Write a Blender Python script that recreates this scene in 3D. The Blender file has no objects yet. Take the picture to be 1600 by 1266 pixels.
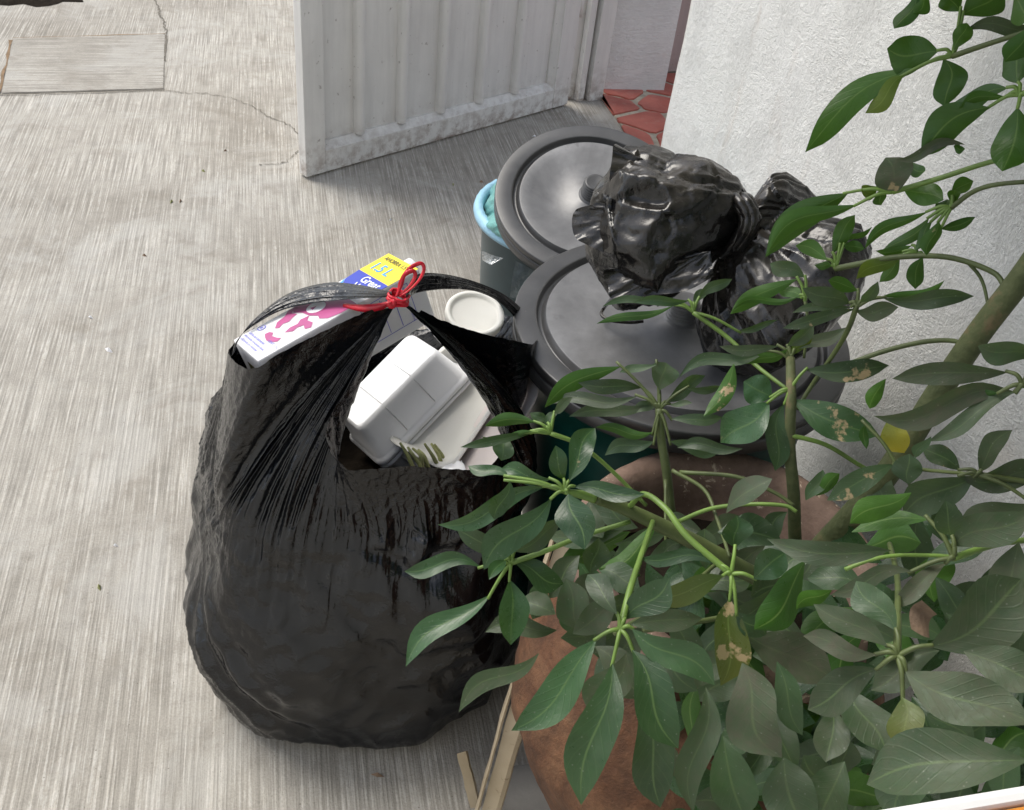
import bpy, bmesh, math, random
import numpy as np
from mathutils import Vector, Matrix, noise as mn

random.seed(7)
scn = bpy.context.scene
COL = scn.collection
H = 1.5                                    # eye height above the courtyard floor
FPX, CX, CY = 1520.0, 800.0, 633.0         # focal length and centre in photo pixels
# ------------------------------------------------------------------ camera
_V = np.array([556 - 800.0, 2538 - 633.0]); _V = _V / np.linalg.norm(_V) * 1905
_dn = np.array([_V[0], _V[1], FPX]); _dn /= np.linalg.norm(_dn)
_h = np.array([400 - 800.0, -650 - 633.0, FPX]); _h -= _h.dot(_dn) * _dn; _h /= np.linalg.norm(_h)
_M = np.array([np.cross(_h, -_dn), _h, -_dn])          # image axes -> world axes
cam_d = bpy.data.cameras.new('camera'); cam = bpy.data.objects.new('camera', cam_d); COL.objects.link(cam)
cam_d.sensor_width = 36; cam_d.sensor_fit = 'HORIZONTAL'; cam_d.lens = 36 * FPX / 1600
cam_d.clip_start = .02; cam_d.clip_end = 400
_r, _u, _f = _M @ [1, 0, 0], _M @ [0, -1, 0], _M @ [0, 0, 1]
cam.matrix_world = Matrix(((_r[0], _u[0], -_f[0], 0), (_r[1], _u[1], -_f[1], 0), (_r[2], _u[2], -_f[2], H), (0, 0, 0, 1)))
scn.camera = cam
# ------------------------------------------------------------------ light
world = bpy.data.worlds.new('World'); scn.world = world; world.use_nodes = True
wn = world.node_tree.nodes; wl = world.node_tree.links
sky = wn.new('ShaderNodeTexSky'); sky.sky_type = 'NISHITA'; sky.sun_disc = False
SUN_EL, SUN_AZ = math.radians(55), math.radians(-46)   # azimuth from +Y towards +X
sky.sun_elevation = SUN_EL; sky.sun_rotation = SUN_AZ
sky.air_density = 1.0; sky.dust_density = 2.0; sky.ozone_density = 1.0
hs = wn.new('ShaderNodeHueSaturation'); hs.inputs['Saturation'].default_value = .5      # thin even cloud: paler than a clear sky
wl.new(sky.outputs[0], hs.inputs['Color']); wl.new(hs.outputs[0], wn['Background'].inputs[0]); wn['Background'].inputs[1].default_value = .125
sun_d = bpy.data.lights.new('sun', 'SUN'); sun_d.energy = 1.5; sun_d.angle = math.radians(34); sun_d.color = (1, .95, .86)
sun = bpy.data.objects.new('sun', sun_d); COL.objects.link(sun)
_sd = Vector((math.sin(SUN_AZ) * math.cos(SUN_EL), math.cos(SUN_AZ) * math.cos(SUN_EL), math.sin(SUN_EL)))
sun.rotation_euler = _sd.to_track_quat('Z', 'Y').to_euler(); sun.location = _sd * 20
vs = scn.view_settings; vs.view_transform = 'Standard'; vs.look = 'None'; vs.exposure = .88; vs.gamma = 1

# ------------------------------------------------------------------ pixel helpers
CAM = Vector((0, 0, H))
def ray(x, y):
    d = _M @ np.array([x - CX, y - CY, FPX]); return Vector(d / np.linalg.norm(d))
def pz(x, y, z=0.0):
    d = ray(x, y); return CAM + d * ((z - H) / d.z)
def pY(x, y, Y):
    d = ray(x, y); return CAM + d * (Y / d.y)
def pd(x, y, d): return CAM + ray(x, y) * d
def ppl(x, y, o, n, lift=0.0):
    d = ray(x, y); n = Vector(n).normalized(); return CAM + d * ((Vector(o) + n * lift - CAM).dot(n) / d.dot(n))

# ------------------------------------------------------------------ object helpers
def obj(name, verts, faces, mat=None, parent=None, smooth=False, kind=None):
    me = bpy.data.meshes.new(name); me.from_pydata([tuple(v) for v in verts], [], faces); me.update()
    return link(name, me, mat, parent, smooth, kind)
def link(name, me, mat=None, parent=None, smooth=False, kind=None):
    o = bpy.data.objects.new(name, me); COL.objects.link(o)
    if mat and not me.materials: me.materials.append(mat)
    if smooth: me.polygons.foreach_set('use_smooth', [True] * len(me.polygons))
    if parent: o.parent = parent; o.matrix_parent_inverse = parent.matrix_world.inverted()
    if kind: o['kind'] = kind
    return o
def tag(o, label, cat, group=None):
    o['label'] = label; o['category'] = cat
    if group: o['group'] = group
    return o
def thing(name, label, cat, loc=(0, 0, 0), group=None):
    o = bpy.data.objects.new(name, None); COL.objects.link(o); o.location = loc; o.empty_display_size = .05
    o.matrix_world = Matrix.Translation(loc)
    return tag(o, label, cat, group)
def bm_obj(name, bm, mat, parent=None, smooth=False, kind=None):
    me = bpy.data.meshes.new(name); bm.to_mesh(me); bm.free(); return link(name, me, mat, parent, smooth, kind)
def box(name, p0, p1, mat, parent=None, bevel=0.0, frame=None, seg=2, kind=None):
    """box between local corners p0..p1; frame = Matrix local->world"""
    bm = bmesh.new(); bmesh.ops.create_cube(bm, size=1)
    p0, p1 = Vector(p0), Vector(p1); c = (p0 + p1) / 2; s = p1 - p0
    for v in bm.verts: v.co = Vector((v.co.x * s.x, v.co.y * s.y, v.co.z * s.z)) + c
    if bevel: bmesh.ops.bevel(bm, geom=bm.edges[:], offset=bevel, segments=seg, affect='EDGES', profile=.6)
    if frame is not None: bm.transform(frame)
    bmesh.ops.recalc_face_normals(bm, faces=bm.faces)
    return bm_obj(name, bm, mat, parent, False, kind)
def lathe(name, prof, mat, parent=None, frame=None, n=96, smooth=True, wob=None, cap=False):
    vs_, fs = [], []
    for i in range(n):
        a = 2 * math.pi * i / n
        for j, (r, z) in enumerate(prof):
            p = Vector((r * math.cos(a), r * math.sin(a), z))
            if wob: p = wob(p, a, j)
            vs_.append(frame @ p if frame is not None else p)
    m = len(prof)
    for i in range(n):
        k = (i + 1) % n
        for j in range(m - 1): fs.append((i * m + j, k * m + j, k * m + j + 1, i * m + j + 1))
    return obj(name, vs_, fs, mat, parent, smooth)
def catmull(pts, n):
    pts = [Vector(p) for p in pts]; P = [2 * pts[0] - pts[1]] + pts + [2 * pts[-1] - pts[-2]]; out = []
    for i in range(1, len(P) - 2):
        for k in range(n):
            t = k / n; a, b, c, d = P[i - 1], P[i], P[i + 1], P[i + 2]
            out.append(.5 * ((2 * b) + (c - a) * t + (2 * a - 5 * b + 4 * c - d) * t * t + (3 * b - a - 3 * c + d) * t ** 3))
    out.append(pts[-1]); return out
def tube_geo(pts, rad, n=8, V=None, F=None):
    """append a tube through pts (list of Vector) with radii rad (list or float)"""
    V = [] if V is None else V; F = [] if F is None else F; o = len(V); m = len(pts)
    if not hasattr(rad, '__len__'): rad = [rad] * m
    a = None
    for i, p in enumerate(pts):
        t = (pts[min(i + 1, m - 1)] - pts[max(i - 1, 0)]).normalized()
        a = t.orthogonal() if a is None else a - t * a.dot(t); a.normalize(); b = t.cross(a).normalized()
        for k in range(n):
            an = 2 * math.pi * k / n; V.append(p + (a * math.cos(an) + b * math.sin(an)) * rad[i])
    for i in range(m - 1):
        for k in range(n):
            k2 = (k + 1) % n; F.append((o + i * n + k, o + i * n + k2, o + (i + 1) * n + k2, o + (i + 1) * n + k))
    F.append(tuple(o + k for k in range(n))[::-1]); F.append(tuple(o + (m - 1) * n + k for k in range(n)))
    return V, F
def lerp(a, b, t): return a + (b - a) * t
def radii(vals, m): 
    return [float(np.interp(i / (m - 1), np.linspace(0, 1, len(vals)), vals)) for i in range(m)]

# ------------------------------------------------------------------ materials
class NT:
    def __init__(s, name):
        s.m = bpy.data.materials.new(name); s.m.use_nodes = True; s.t = s.m.node_tree; s.n = s.t.nodes; s.l = s.t.links
        s.b = s.n['Principled BSDF']; s.out = s.n['Material Output']
    def new(s, t, **kw):
        x = s.n.new(t)
        for k, v in kw.items(): setattr(x, k, v)
        return x
    def set(s, sock, v):
        if hasattr(v, 'is_output'): s.l.new(v, sock)
        elif isinstance(v, (tuple, list)) and len(v) == 3 and sock.type == 'RGBA': sock.default_value = (*v, 1)
        else: sock.default_value = v
    def P(s, **kw):
        for k, v in kw.items(): s.set(s.b.inputs[k.replace('_', ' ')], v)
    def coord(s, out='Object'): return s.new('ShaderNodeTexCoord').outputs[out]
    def pos(s): return s.new('ShaderNodeNewGeometry').outputs['Position']
    def map(s, vec, scale=(1, 1, 1), rot=(0, 0, 0), loc=(0, 0, 0)):
        x = s.new('ShaderNodeMapping'); s.l.new(vec, x.inputs[0]); x.inputs['Scale'].default_value = scale
        x.inputs['Rotation'].default_value = rot; x.inputs['Location'].default_value = loc; return x.outputs[0]
    def noise(s, vec, scale, detail=4, rough=.55, dist=0.0):
        x = s.new('ShaderNodeTexNoise'); s.l.new(vec, x.inputs['Vector']); x.inputs['Scale'].default_value = scale
        x.inputs['Detail'].default_value = detail; x.inputs['Roughness'].default_value = rough; x.inputs['Distortion'].default_value = dist
        return x.outputs['Fac']
    def voro(s, vec, scale, feature='F1', out='Distance'):
        x = s.new('ShaderNodeTexVoronoi', feature=feature); s.l.new(vec, x.inputs['Vector']); x.inputs['Scale'].default_value = scale
        return x.outputs[out]
    def ramp(s, fac, stops):
        x = s.new('ShaderNodeValToRGB'); s.l.new(fac, x.inputs[0]); e = x.color_ramp.elements
        while len(e) > 1: e.remove(e[-1])
        for i, (p, c) in enumerate(stops):
            k = e[0] if i == 0 else e.new(p)
            k.position = p; k.color = (*c, 1) if isinstance(c, tuple) else (c, c, c, 1)
        return x.outputs[0]
    def mix(s, f, a, b, mode='MIX'):
        x = s.new('ShaderNodeMix', data_type='RGBA', blend_type=mode)
        s.set(x.inputs[0], f); s.set(x.inputs[6], a); s.set(x.inputs[7], b); return x.outputs[2]
    def math(s, op, a, b=0.0, clamp=False):
        x = s.new('ShaderNodeMath', operation=op, use_clamp=clamp); s.set(x.inputs[0], a); s.set(x.inputs[1], b); return x.outputs[0]
    def bump(s, h, strength=.3, dist=.01, normal=None):
        x = s.new('ShaderNodeBump'); s.set(x.inputs['Height'], h); x.inputs['Strength'].default_value = strength
        x.inputs['Distance'].default_value = dist
        if normal is not None: s.l.new(normal, x.inputs['Normal'])
        return x.outputs[0]

def plain(name, col, rough=.5, var=.12, scale=25, bump=.0, **kw):
    m = NT(name); c = m.coord(); n = m.noise(c, scale, 5)
    f = tuple(x * (1 - var) for x in col); g = tuple(min(1, x * (1 + var)) for x in col)
    m.P(Base_Color=m.ramp(n, [(.3, f), (.7, g)]), Roughness=rough, **kw)
    if bump: m.P(Normal=m.bump(m.noise(c, scale * 6, 4), bump, .004))
    return m.m

def mat_concrete(name, rot=0.0, dark=1.0):
    m = NT(name); p = m.pos(); q = m.map(p, (1, 1, 1), (0, 0, rot))
    w = m.mix(.035, q, m.new('ShaderNodeTexNoise').outputs['Color'])
    lines = m.noise(m.map(q, (200, 4.0, 1)), 1.0, 2, .5, .0)
    lines2 = m.noise(m.map(q, (64, 2.0, 1)), 1.0, 3, .6, .0)
    fine = m.noise(p, 240, 3, .7); mid = m.noise(p, 22, 6, .65); big = m.noise(p, 1.6, 5, .6, .4)
    c = m.ramp(big, [(.3, (.285, .262, .225)), (.5, (.355, .333, .293)), (.72, (.405, .385, .345))])
    c = m.mix(1.0, c, m.ramp(mid, [(.25, .82), (.5, .99), (.8, 1.08)]), 'MULTIPLY')
    l = m.ramp(lines, [(.36, .86), (.5, .97), (.60, 1.12), (.7, 1.38)])
    amp = m.ramp(m.noise(p, 3.1, 4, .6), [(.3, .35), (.65, 1.0)])
    c = m.mix(amp, c, m.mix(1.0, c, l, 'MULTIPLY'))
    brk = m.ramp(m.noise(m.map(q, (150, 38, 1)), 1.0, 3, .6), [(.44, 0.0), (.56, 1.0)])
    rdg = m.math('MULTIPLY', m.math('MULTIPLY', m.ramp(lines, [(.53, 0.0), (.60, 1.0)]), brk), amp); c = m.mix(m.math('MULTIPLY', rdg, .44), c, (.60, .585, .55))
    grv = m.math('MULTIPLY', m.ramp(lines, [(.38, 1.0), (.45, 0.0)]), amp); c = m.mix(m.math('MULTIPLY', grv, .35), c, (.17, .155, .13))
    c = m.mix(.4, c, m.mix(1.0, c, m.ramp(lines2, [(.35, .88), (.65, 1.08)]), 'MULTIPLY'))
    c = m.mix(.5, c, m.mix(1.0, c, m.ramp(fine, [(.3, .7), (.7, 1.25)]), 'MULTIPLY'))
    st = m.ramp(m.noise(p, 5.2, 6, .62, .6), [(.56, 0.0), (.70, 1.0)])           # brownish dirt
    c = m.mix(m.math('MULTIPLY', st, .45), c, (.19, .165, .13))
    pt = m.ramp(m.noise(p, 2.3, 6, .7, 1.0), [(.52, 0.0), (.62, 1.0)]); c = m.mix(m.math('MULTIPLY', pt, .35), c, (.46, .45, .42))
    pit = m.ramp(m.noise(p, 95, 3, .7), [(.66, 0.0), (.74, 1.0)]); c = m.mix(m.math('MULTIPLY', pit, .5), c, (.12, .105, .085))
    sp = m.ramp(m.voro(p, 34), [(.035, 1.0), (.055, 0.0)])
    c = m.mix(m.math('MULTIPLY', sp, .55), c, (.07, .055, .04))
    m.P(Base_Color=m.mix(1.0, c, (dark,) * 3, 'MULTIPLY'), Roughness=.82, Specular_IOR_Level=.3)
    h = m.math('ADD', m.math('MULTIPLY', m.math('MULTIPLY', lines, amp), 1.0), m.math('MULTIPLY', fine, .35))
    h = m.math('ADD', h, m.math('MULTIPLY', mid, .5))
    m.P(Normal=m.bump(h, .55, .005))
    return m.m
M_floor = mat_concrete('broomed concrete')
M_cover = mat_concrete('cover concrete', math.radians(86), .93)

def mat_plaster():
    m = NT('white plaster'); p = m.pos()
    q = m.map(p, (1, 1, 1)); big = m.noise(p, 1.5, 5, .6)
    arc = m.noise(m.map(p, (30, 95, 190), (.5, .2, 0)), 1, 4, .65, 1.2)
    arc2 = m.noise(m.map(p, (30, 190, 80), (-.6, 0, 0)), 1, 4, .65, 1.6)
    sel = m.ramp(m.noise(p, 7, 3), [(.42, 0.0), (.58, 1.0)])
    a = m.mix(sel, arc, arc2)
    c = m.ramp(big, [(.3, (.69, .69, .665)), (.6, (.79, .79, .77))])
    c = m.mix(1.0, c, m.ramp(a, [(.25, .86), (.55, 1.03)]), 'MULTIPLY')
    st = m.ramp(m.noise(m.map(p, (5, 5, 1.6)), 1.6, 6, .65, .5), [(.60, 0.0), (.76, 1.0)])
    c = m.mix(m.math('MULTIPLY', st, .35), c, (.50, .40, .31))
    dots = m.ramp(m.voro(p, 26), [(.03, 1.0), (.05, 0.0)]); c = m.mix(m.math('MULTIPLY', dots, .35), c, (.28, .22, .17))
    m.P(Base_Color=c, Roughness=.9, Specular_IOR_Level=.2)
    h = m.math('ADD', a, m.math('MULTIPLY', m.noise(p, 55, 5, .6), .8))
    m.P(Normal=m.bump(h, .8, .008)); return m.m
M_wall = mat_plaster()

def mat_door(name, col, rust=1.0):
    m = NT(name); p = m.pos(); g = m.noise(p, 3.5, 5, .6)
    c = m.ramp(g, [(.3, tuple(x * .86 for x in col)), (.7, col)])
    stv = m.ramp(m.noise(m.map(p, (38, 38, 3)), 1, 4, .6), [(.3, .93), (.6, 1.02)]); c = m.mix(1.0, c, stv, 'MULTIPLY')
    d = m.ramp(m.noise(p, 46, 4, .6), [(.66, 0.0), (.72, 1.0)]); c = m.mix(m.math('MULTIPLY', d, .5), c, (.15, .11, .085))
    z = m.new('ShaderNodeSeparateXYZ'); m.l.new(p, z.inputs[0])
    low = m.ramp(z.outputs[2], [(.0, 1.0), (.05, .55), (.16, 0.0)])
    r = m.math('MULTIPLY', low, m.ramp(m.noise(p, 24, 6, .7), [(.44, 0.0), (.62, 1.0)])); c = m.mix(m.math('MULTIPLY', r, .8 * rust), c, (.17, .095, .055))
    m.P(Base_Color=c, Roughness=.5, Normal=m.bump(m.noise(p, 60, 4), .25, .003)); return m.m
M_door = mat_door('door paint', (.74, .725, .69))
M_inner = mat_door('pinkish panel paint', (.50, .40, .375), .4)
M_crack = plain('crack dirt', (.15, .135, .11), .95, .3, 60)
M_redpaint = plain('red paint mark', (.33, .05, .05), .6)
M_dark = plain('dark gap', (.05, .044, .038), .9, Specular_IOR_Level=.1)
M_room = plain('room paint', (.22, .22, .22), .9)
M_soil = plain('dark soil', (.018, .014, .010), .95, .4, 40, .5, Specular_IOR_Level=.08)
def mat_tile():
    m = NT('red tile'); p = m.coord('Object'); c = m.ramp(m.noise(m.pos(), 9, 5, .65), [(.3, (.36, .085, .06)), (.7, (.52, .155, .115))])
    d = m.ramp(m.noise(m.pos(), 30, 5), [(.55, 0.0), (.75, 1.0)]); c = m.mix(m.math('MULTIPLY', d, .4), c, (.45, .30, .25))
    m.P(Base_Color=c, Roughness=.42, Normal=m.bump(m.noise(m.pos(), 35, 3), .15, .004)); return m.m
M_tile = mat_tile()
M_grout = plain('grout', (.42, .38, .30), .9, .25, 30, .4)

def mat_black(name, dust=.0, rough=.28, crink=1.0, fine=140, base=(.0085, .0088, .0098)):
    m = NT(name); p = m.pos(); g = m.new('ShaderNodeNewGeometry')
    n1 = m.noise(p, 34, 5, .6, .8); vor = m.voro(m.map(p, (1, 1, 1)), fine * .55, 'SMOOTH_F1'); n2 = m.noise(p, fine, 3, .6, 1.0)
    c = m.ramp(n1, [(.3, tuple(x * .7 for x in base)), (.7, tuple(x * 1.5 for x in base))]); r = m.ramp(n1, [(.3, rough * .8), (.7, rough * 1.35)])
    if dust:
        z = m.new('ShaderNodeSeparateXYZ'); m.l.new(g.outputs['Normal'], z.inputs[0])
        upf = m.ramp(z.outputs[2], [(.0, .35), (.8, 1.0)])
        d = m.ramp(m.noise(p, 13, 7, .68, .5), [(.38, 0.0), (.68, 1.0)])
        d = m.math('MULTIPLY', m.math('MULTIPLY', d, upf), dust, True)
        c = m.mix(d, c, (.135, .115, .092)); r = m.mix(d, r, (.75,) * 3)
    r1 = m.math('ABSOLUTE', m.math('SUBTRACT', m.noise(p, fine * .5, 3, .5, .6), .5)); r2 = m.math('ABSOLUTE', m.math('SUBTRACT', n2, .5))
    h = m.math('ADD', m.math('MULTIPLY', r2, -1.2), m.math('ADD', m.math('MULTIPLY', r1, -2.6), m.math('MULTIPLY', n1, .8)))
    zz = m.new('ShaderNodeSeparateXYZ'); m.l.new(p, zz.inputs[0]); h = m.math('MULTIPLY', h, m.ramp(zz.outputs[2], [(.28, .45), (.48, 1.0)]))
    m.P(Base_Color=c, Roughness=r, Specular_IOR_Level=.55, Normal=m.bump(h, .5 * crink, .008)); return m.m
M_bag = mat_black('black film', 0.0, .13, .34, 110, (.0025, .0032, .0046))
M_bag2 = mat_black('dusty black film', .38, .13, .16, 60, (.0060, .0060, .0062))
def mat_lid(name, dust):
    m = NT(name); p = m.pos(); n = m.noise(p, 5.0, 6, .6, .5); f = m.noise(p, 48, 5, .7)
    d = m.ramp(n, [(.28, .25), (.52, .6), (.74, 1.0)]); d = m.math('MULTIPLY', m.math('MULTIPLY', d, m.ramp(f, [(.3, .8), (.7, 1.0)])), dust)
    c = m.mix(d, (.010, .010, .0105), (.30, .30, .305))  # pale tone is dust plus the lid's sky reflection, put into the colour
    sp = m.ramp(m.voro(p, 60), [(.05, 1.0), (.09, 0.0)]); c = m.mix(m.math('MULTIPLY', sp, .25), c, (.22, .20, .17))
    dk = m.ramp(m.noise(p, 14, 4, .6), [(.64, 0.0), (.72, 1.0)]); c = m.mix(m.math('MULTIPLY', dk, .5), c, (.02, .02, .022))
    m.P(Base_Color=c, Roughness=m.ramp(f, [(.25, .33), (.75, .44)]), Specular_IOR_Level=.7, Normal=m.bump(f, .06, .003)); return m.m
M_lid = mat_lid('dust and sky sheen lid centre', .85); M_lidr = mat_lid('black lid rim', .22)
M_green = plain('dark green plastic', (.004, .055, .045), .4, .2, 12)
M_tub = plain('dark teal plastic', (.022, .045, .052), .35, .2, 12)
M_blue = plain('pale blue rim', (.30, .52, .66), .4, .12, 30, .3)
M_liner = plain('teal film', (.20, .50, .47), .3, .35, 18, .9, Transmission_Weight=.25)
M_flap = plain('grey cloudy film', (.22, .25, .26), .18, .4, 30, .9, Transmission_Weight=.35)
def mat_foam(name, col, ss=.0):
    m = NT(name); p = m.coord('Object'); n = m.noise(p, 9, 5, .6)
    m.P(Base_Color=m.ramp(n, [(.3, tuple(x * .93 for x in col)), (.7, col)]), Roughness=.48, Specular_IOR_Level=.4, Subsurface_Weight=.5, Subsurface_Radius=(.03, .03, .03), Subsurface_Scale=.5,
        Normal=m.bump(m.noise(p, 170, 3), .12, .002)); return m.m
M_foam = mat_foam('white foam', (.86, .865, .875))
M_foam2 = mat_foam('cream foam', (.70, .69, .64))
M_foam3 = mat_foam('pinkish card', (.80, .72, .68))
M_cart = mat_foam('white carton board', (.80, .79, .79))
M_yel = plain('yellow print', (.86, .68, .02), .4, .04); M_blu = plain('blue print', (.022, .045, .42), .4, .06)
M_cya = plain('light blue print', (.06, .35, .78), .4, .05); M_pnk = plain('pink print', (.42, .075, .22), .4, .1)
M_txt = plain('violet blue print', (.16, .17, .55), .5, .05); M_blk = plain('dark print', (.10, .09, .02), .5, .05)
M_whi = plain('white print', (.82, .82, .84), .4, .03)
M_rib = plain('red ribbon', (.62, .012, .03), .25, .25, 60, .3)
M_stem = plain('green leftover stems', (.24, .25, .09), .6, .4, 60, .4)
def mat_pot():
    m = NT('old clay'); p = m.pos(); n = m.noise(p, 7, 7, .68, .8); f = m.noise(p, 60, 5, .7); st = m.noise(m.map(p, (26, 26, 9)), 1, 5, .65, .6)
    c = m.ramp(n, [(.28, (.045, .020, .009)), (.45, (.105, .043, .018)), (.62, (.145, .070, .033)), (.78, (.19, .12, .068))])
    c = m.mix(1.0, c, m.ramp(st, [(.3, .65), (.65, 1.15)]), 'MULTIPLY'); c = m.mix(1.0, c, m.ramp(f, [(.3, .7), (.7, 1.2)]), 'MULTIPLY')
    m.P(Base_Color=c, Roughness=.8, Normal=m.bump(m.math('ADD', m.math('MULTIPLY', n, 1.5), f), .55, .008)); return m.m
M_pot = mat_pot()
def mat_rim():
    m = NT('weathered rim'); p = m.pos(); c = m.ramp(m.noise(p, 16, 6, .65), [(.3, (.10, .065, .048)), (.6, (.22, .145, .11)), (.75, (.27, .20, .16))])
    w = m.ramp(m.noise(p, 42, 6, .7, .6), [(.60, 0.0), (.66, 1.0)]); c = m.mix(w, c, (.55, .45, .34))
    m.P(Base_Color=c, Roughness=.85, Normal=m.bump(m.noise(p, 60, 5), .5, .006)); return m.m
M_rim = mat_rim()
def mat_strip():
    m = NT('beige strip'); p = m.pos(); c = m.ramp(m.noise(p, 10, 5), [(.3, (.36, .29, .19)), (.7, (.50, .42, .30))])
    d = m.ramp(m.noise(p, 70, 4, .65), [(.62, 0.0), (.70, 1.0)]); c = m.mix(m.math('MULTIPLY', d, .6), c, (.16, .11, .06))
    m.P(Base_Color=c, Roughness=.55, Normal=m.bump(m.noise(p, 40, 4), .2, .004)); return m.m
M_strip = mat_strip()
M_panel = plain('grey board', (.20, .195, .185), .7, .2, 10, .2)

def mat_leaf():
    m = NT('leaf'); uv = m.new('ShaderNodeUVMap').outputs[0]; s = m.new('ShaderNodeSeparateXYZ'); m.l.new(uv, s.inputs[0])
    g = m.new('ShaderNodeNewGeometry'); oi = m.new('ShaderNodeObjectInfo'); oc = m.new('ShaderNodeSeparateColor'); m.l.new(oi.outputs['Color'], oc.inputs[0])
    p = g.outputs['Position']; dustA, yel, brn = oc.outputs[0], oc.outputs[1], oc.outputs[2]
    v = m.math('ABSOLUTE', m.math('SUBTRACT', s.outputs[0], .5)); rib = m.ramp(v, [(.012, 1.0), (.035, 0.0)])
    wv = m.new('ShaderNodeTexWave', wave_type='BANDS', bands_direction='Y'); wv.inputs['Scale'].default_value = 2.6; wv.inputs['Distortion'].default_value = .6
    cb = m.new('ShaderNodeCombineXYZ'); m.l.new(m.math('SUBTRACT', s.outputs[1], m.math('MULTIPLY', v, .55)), cb.inputs[1]); m.l.new(cb.outputs[0], wv.inputs['Vector'])
    vein = m.ramp(wv.outputs['Fac'], [(.90, 0.0), (.99, 1.0)])
    n = m.noise(p, 26, 5, .6); nf = m.noise(p, 120, 5, .7); rnd = oi.outputs['Random']
    top = m.mix(rnd, (.014, .050, .017), (.040, .105, .038)); top = m.mix(1.0, top, m.ramp(n, [(.3, .75), (.7, 1.25)]), 'MULTIPLY')
    und = m.mix(rnd, (.026, .080, .012), (.055, .135, .018)); und = m.mix(1.0, und, m.ramp(n, [(.3, .85), (.7, 1.15)]), 'MULTIPLY')
    top = m.mix(m.math('MULTIPLY', rib, .55), top, (.13, .22, .07)); und = m.mix(m.math('MULTIPLY', rib, .5), und, (.17, .26, .07)); top = m.mix(m.math('MULTIPLY', vein, .10), top, (.10, .18, .07))
    du = m.math('MULTIPLY', m.math('ADD', m.ramp(n, [(.3, .35), (.72, .95)]), m.ramp(nf, [(.4, -.0), (.75, .5)])), dustA, True)
    top = m.mix(du, top, (.100, .094, .072))
    spk = m.ramp(m.voro(p, 150), [(.07, 1.0), (.13, 0.0)]); top = m.mix(m.math('MULTIPLY', spk, .22), top, (.35, .36, .30))
    c = m.mix(g.outputs['Backfacing'], top, und)
    c = m.mix(yel, c, m.mix(s.outputs[1], (.22, .26, .03), (.50, .38, .03)))
    hole = m.math('MULTIPLY', brn, m.ramp(m.noise(p, 38, 4, .6), [(.60, 0.0), (.64, 1.0)])); c = m.mix(hole, c, (.45, .33, .19))
    m.P(Base_Color=c, Roughness=m.mix(du, m.ramp(nf, [(.3, .22), (.7, .34)]), (.68,) * 3), Specular_IOR_Level=m.math('SUBTRACT', .5, m.math('MULTIPLY', du, .38)),
        Normal=m.bump(m.math('ADD', m.math('MULTIPLY', vein, .28), m.math('MULTIPLY', nf, .5)), .20, .004))
    tr = m.new('ShaderNodeBsdfTranslucent'); m.l.new(m.mix(.5, c, (.17, .33, .012)), tr.inputs[0])
    mx = m.new('ShaderNodeMixShader'); mx.inputs[0].default_value = .24
    m.l.new(m.b.outputs[0], mx.inputs[1]); m.l.new(tr.outputs[0], mx.inputs[2]); m.l.new(mx.outputs[0], m.out.inputs[0]); return m.m
M_leaf = mat_leaf()
M_pet = plain('green petiole', (.14, .23, .045), .45, .25, 30)
M_pet2 = plain('dull petiole', (.085, .11, .035), .5, .3, 40)
def mat_trunk():
    m = NT('bark'); p = m.pos(); c = m.ramp(m.noise(p, 30, 6, .65), [(.3, (.05, .065, .022)), (.55, (.10, .115, .045)), (.7, (.20, .14, .075))])
    m.P(Base_Color=c, Roughness=.75, Normal=m.bump(m.noise(p, 90, 4), .5, .005)); return m.m
M_trunk = mat_trunk()
M_sillw = plain('white sill edge', (.78, .77, .74), .5, .1, 14); M_orange = plain('orange glazed tile', (.50, .20, .04), .25, .35, 16)
M_brown = plain('dry curled leaf', (.22, .15, .10), .8, .35, 50, .4)

# ================================================================== setting
ground = obj('ground', [(-40, -40, 0), (40, -40, 0), (40, 40, 0), (-40, 40, 0)], [(0, 1, 2, 3)], M_floor, kind='structure')
def slab(name, poly, z0, z1, mat, parent=None, bev=.0, kind=None):
    bm = bmesh.new(); vs_ = [bm.verts.new((x, y, z0)) for x, y in poly]; f = bm.faces.new(vs_)
    r = bmesh.ops.extrude_face_region(bm, geom=[f]); up = [v for v in r['geom'] if isinstance(v, bmesh.types.BMVert)]
    for v in up: v.co.z = z1
    bmesh.ops.recalc_face_normals(bm, faces=bm.faces)
    if bev:
        es = [e for e in bm.edges if e.verts[0].co.z > z1 - 1e-6 and e.verts[1].co.z > z1 - 1e-6]
        bmesh.ops.bevel(bm, geom=es, offset=bev, segments=2, affect='EDGES')
    return bm_obj(name, bm, mat, parent, False, kind)
# concrete inspection cover set in the floor, with its open joint
c4 = [pz(2, 148), pz(256, 141), pz(259, 56), pz(20, 62)]
cover = thing('inspection_cover', 'rectangular concrete cover set in the floor at the top left', 'floor cover', (c4[0].x, c4[0].y, 0))
slab('cover_slab', [(p.x, p.y) for p in c4], -.02, .006, M_cover, cover, .003)
def strip_poly(name, pts, w, z, mat, parent, jit=.3, seed=0):
    rnd = random.Random(seed); P = [Vector((p.x, p.y, z)) for p in pts]; V, F = [], []
    for i, p in enumerate(P):
        t = (P[min(i + 1, len(P) - 1)] - P[max(i - 1, 0)]); t.z = 0; t.normalize(); s = Vector((-t.y, t.x, 0)); ww = w * (1 + jit * rnd.uniform(-1, 1))
        V += [p + s * ww / 2, p - s * ww / 2]
    for i in range(len(P) - 1): F.append((2 * i, 2 * i + 1, 2 * i + 3, 2 * i + 2))
    return obj(name, V, F, mat, parent)
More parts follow.
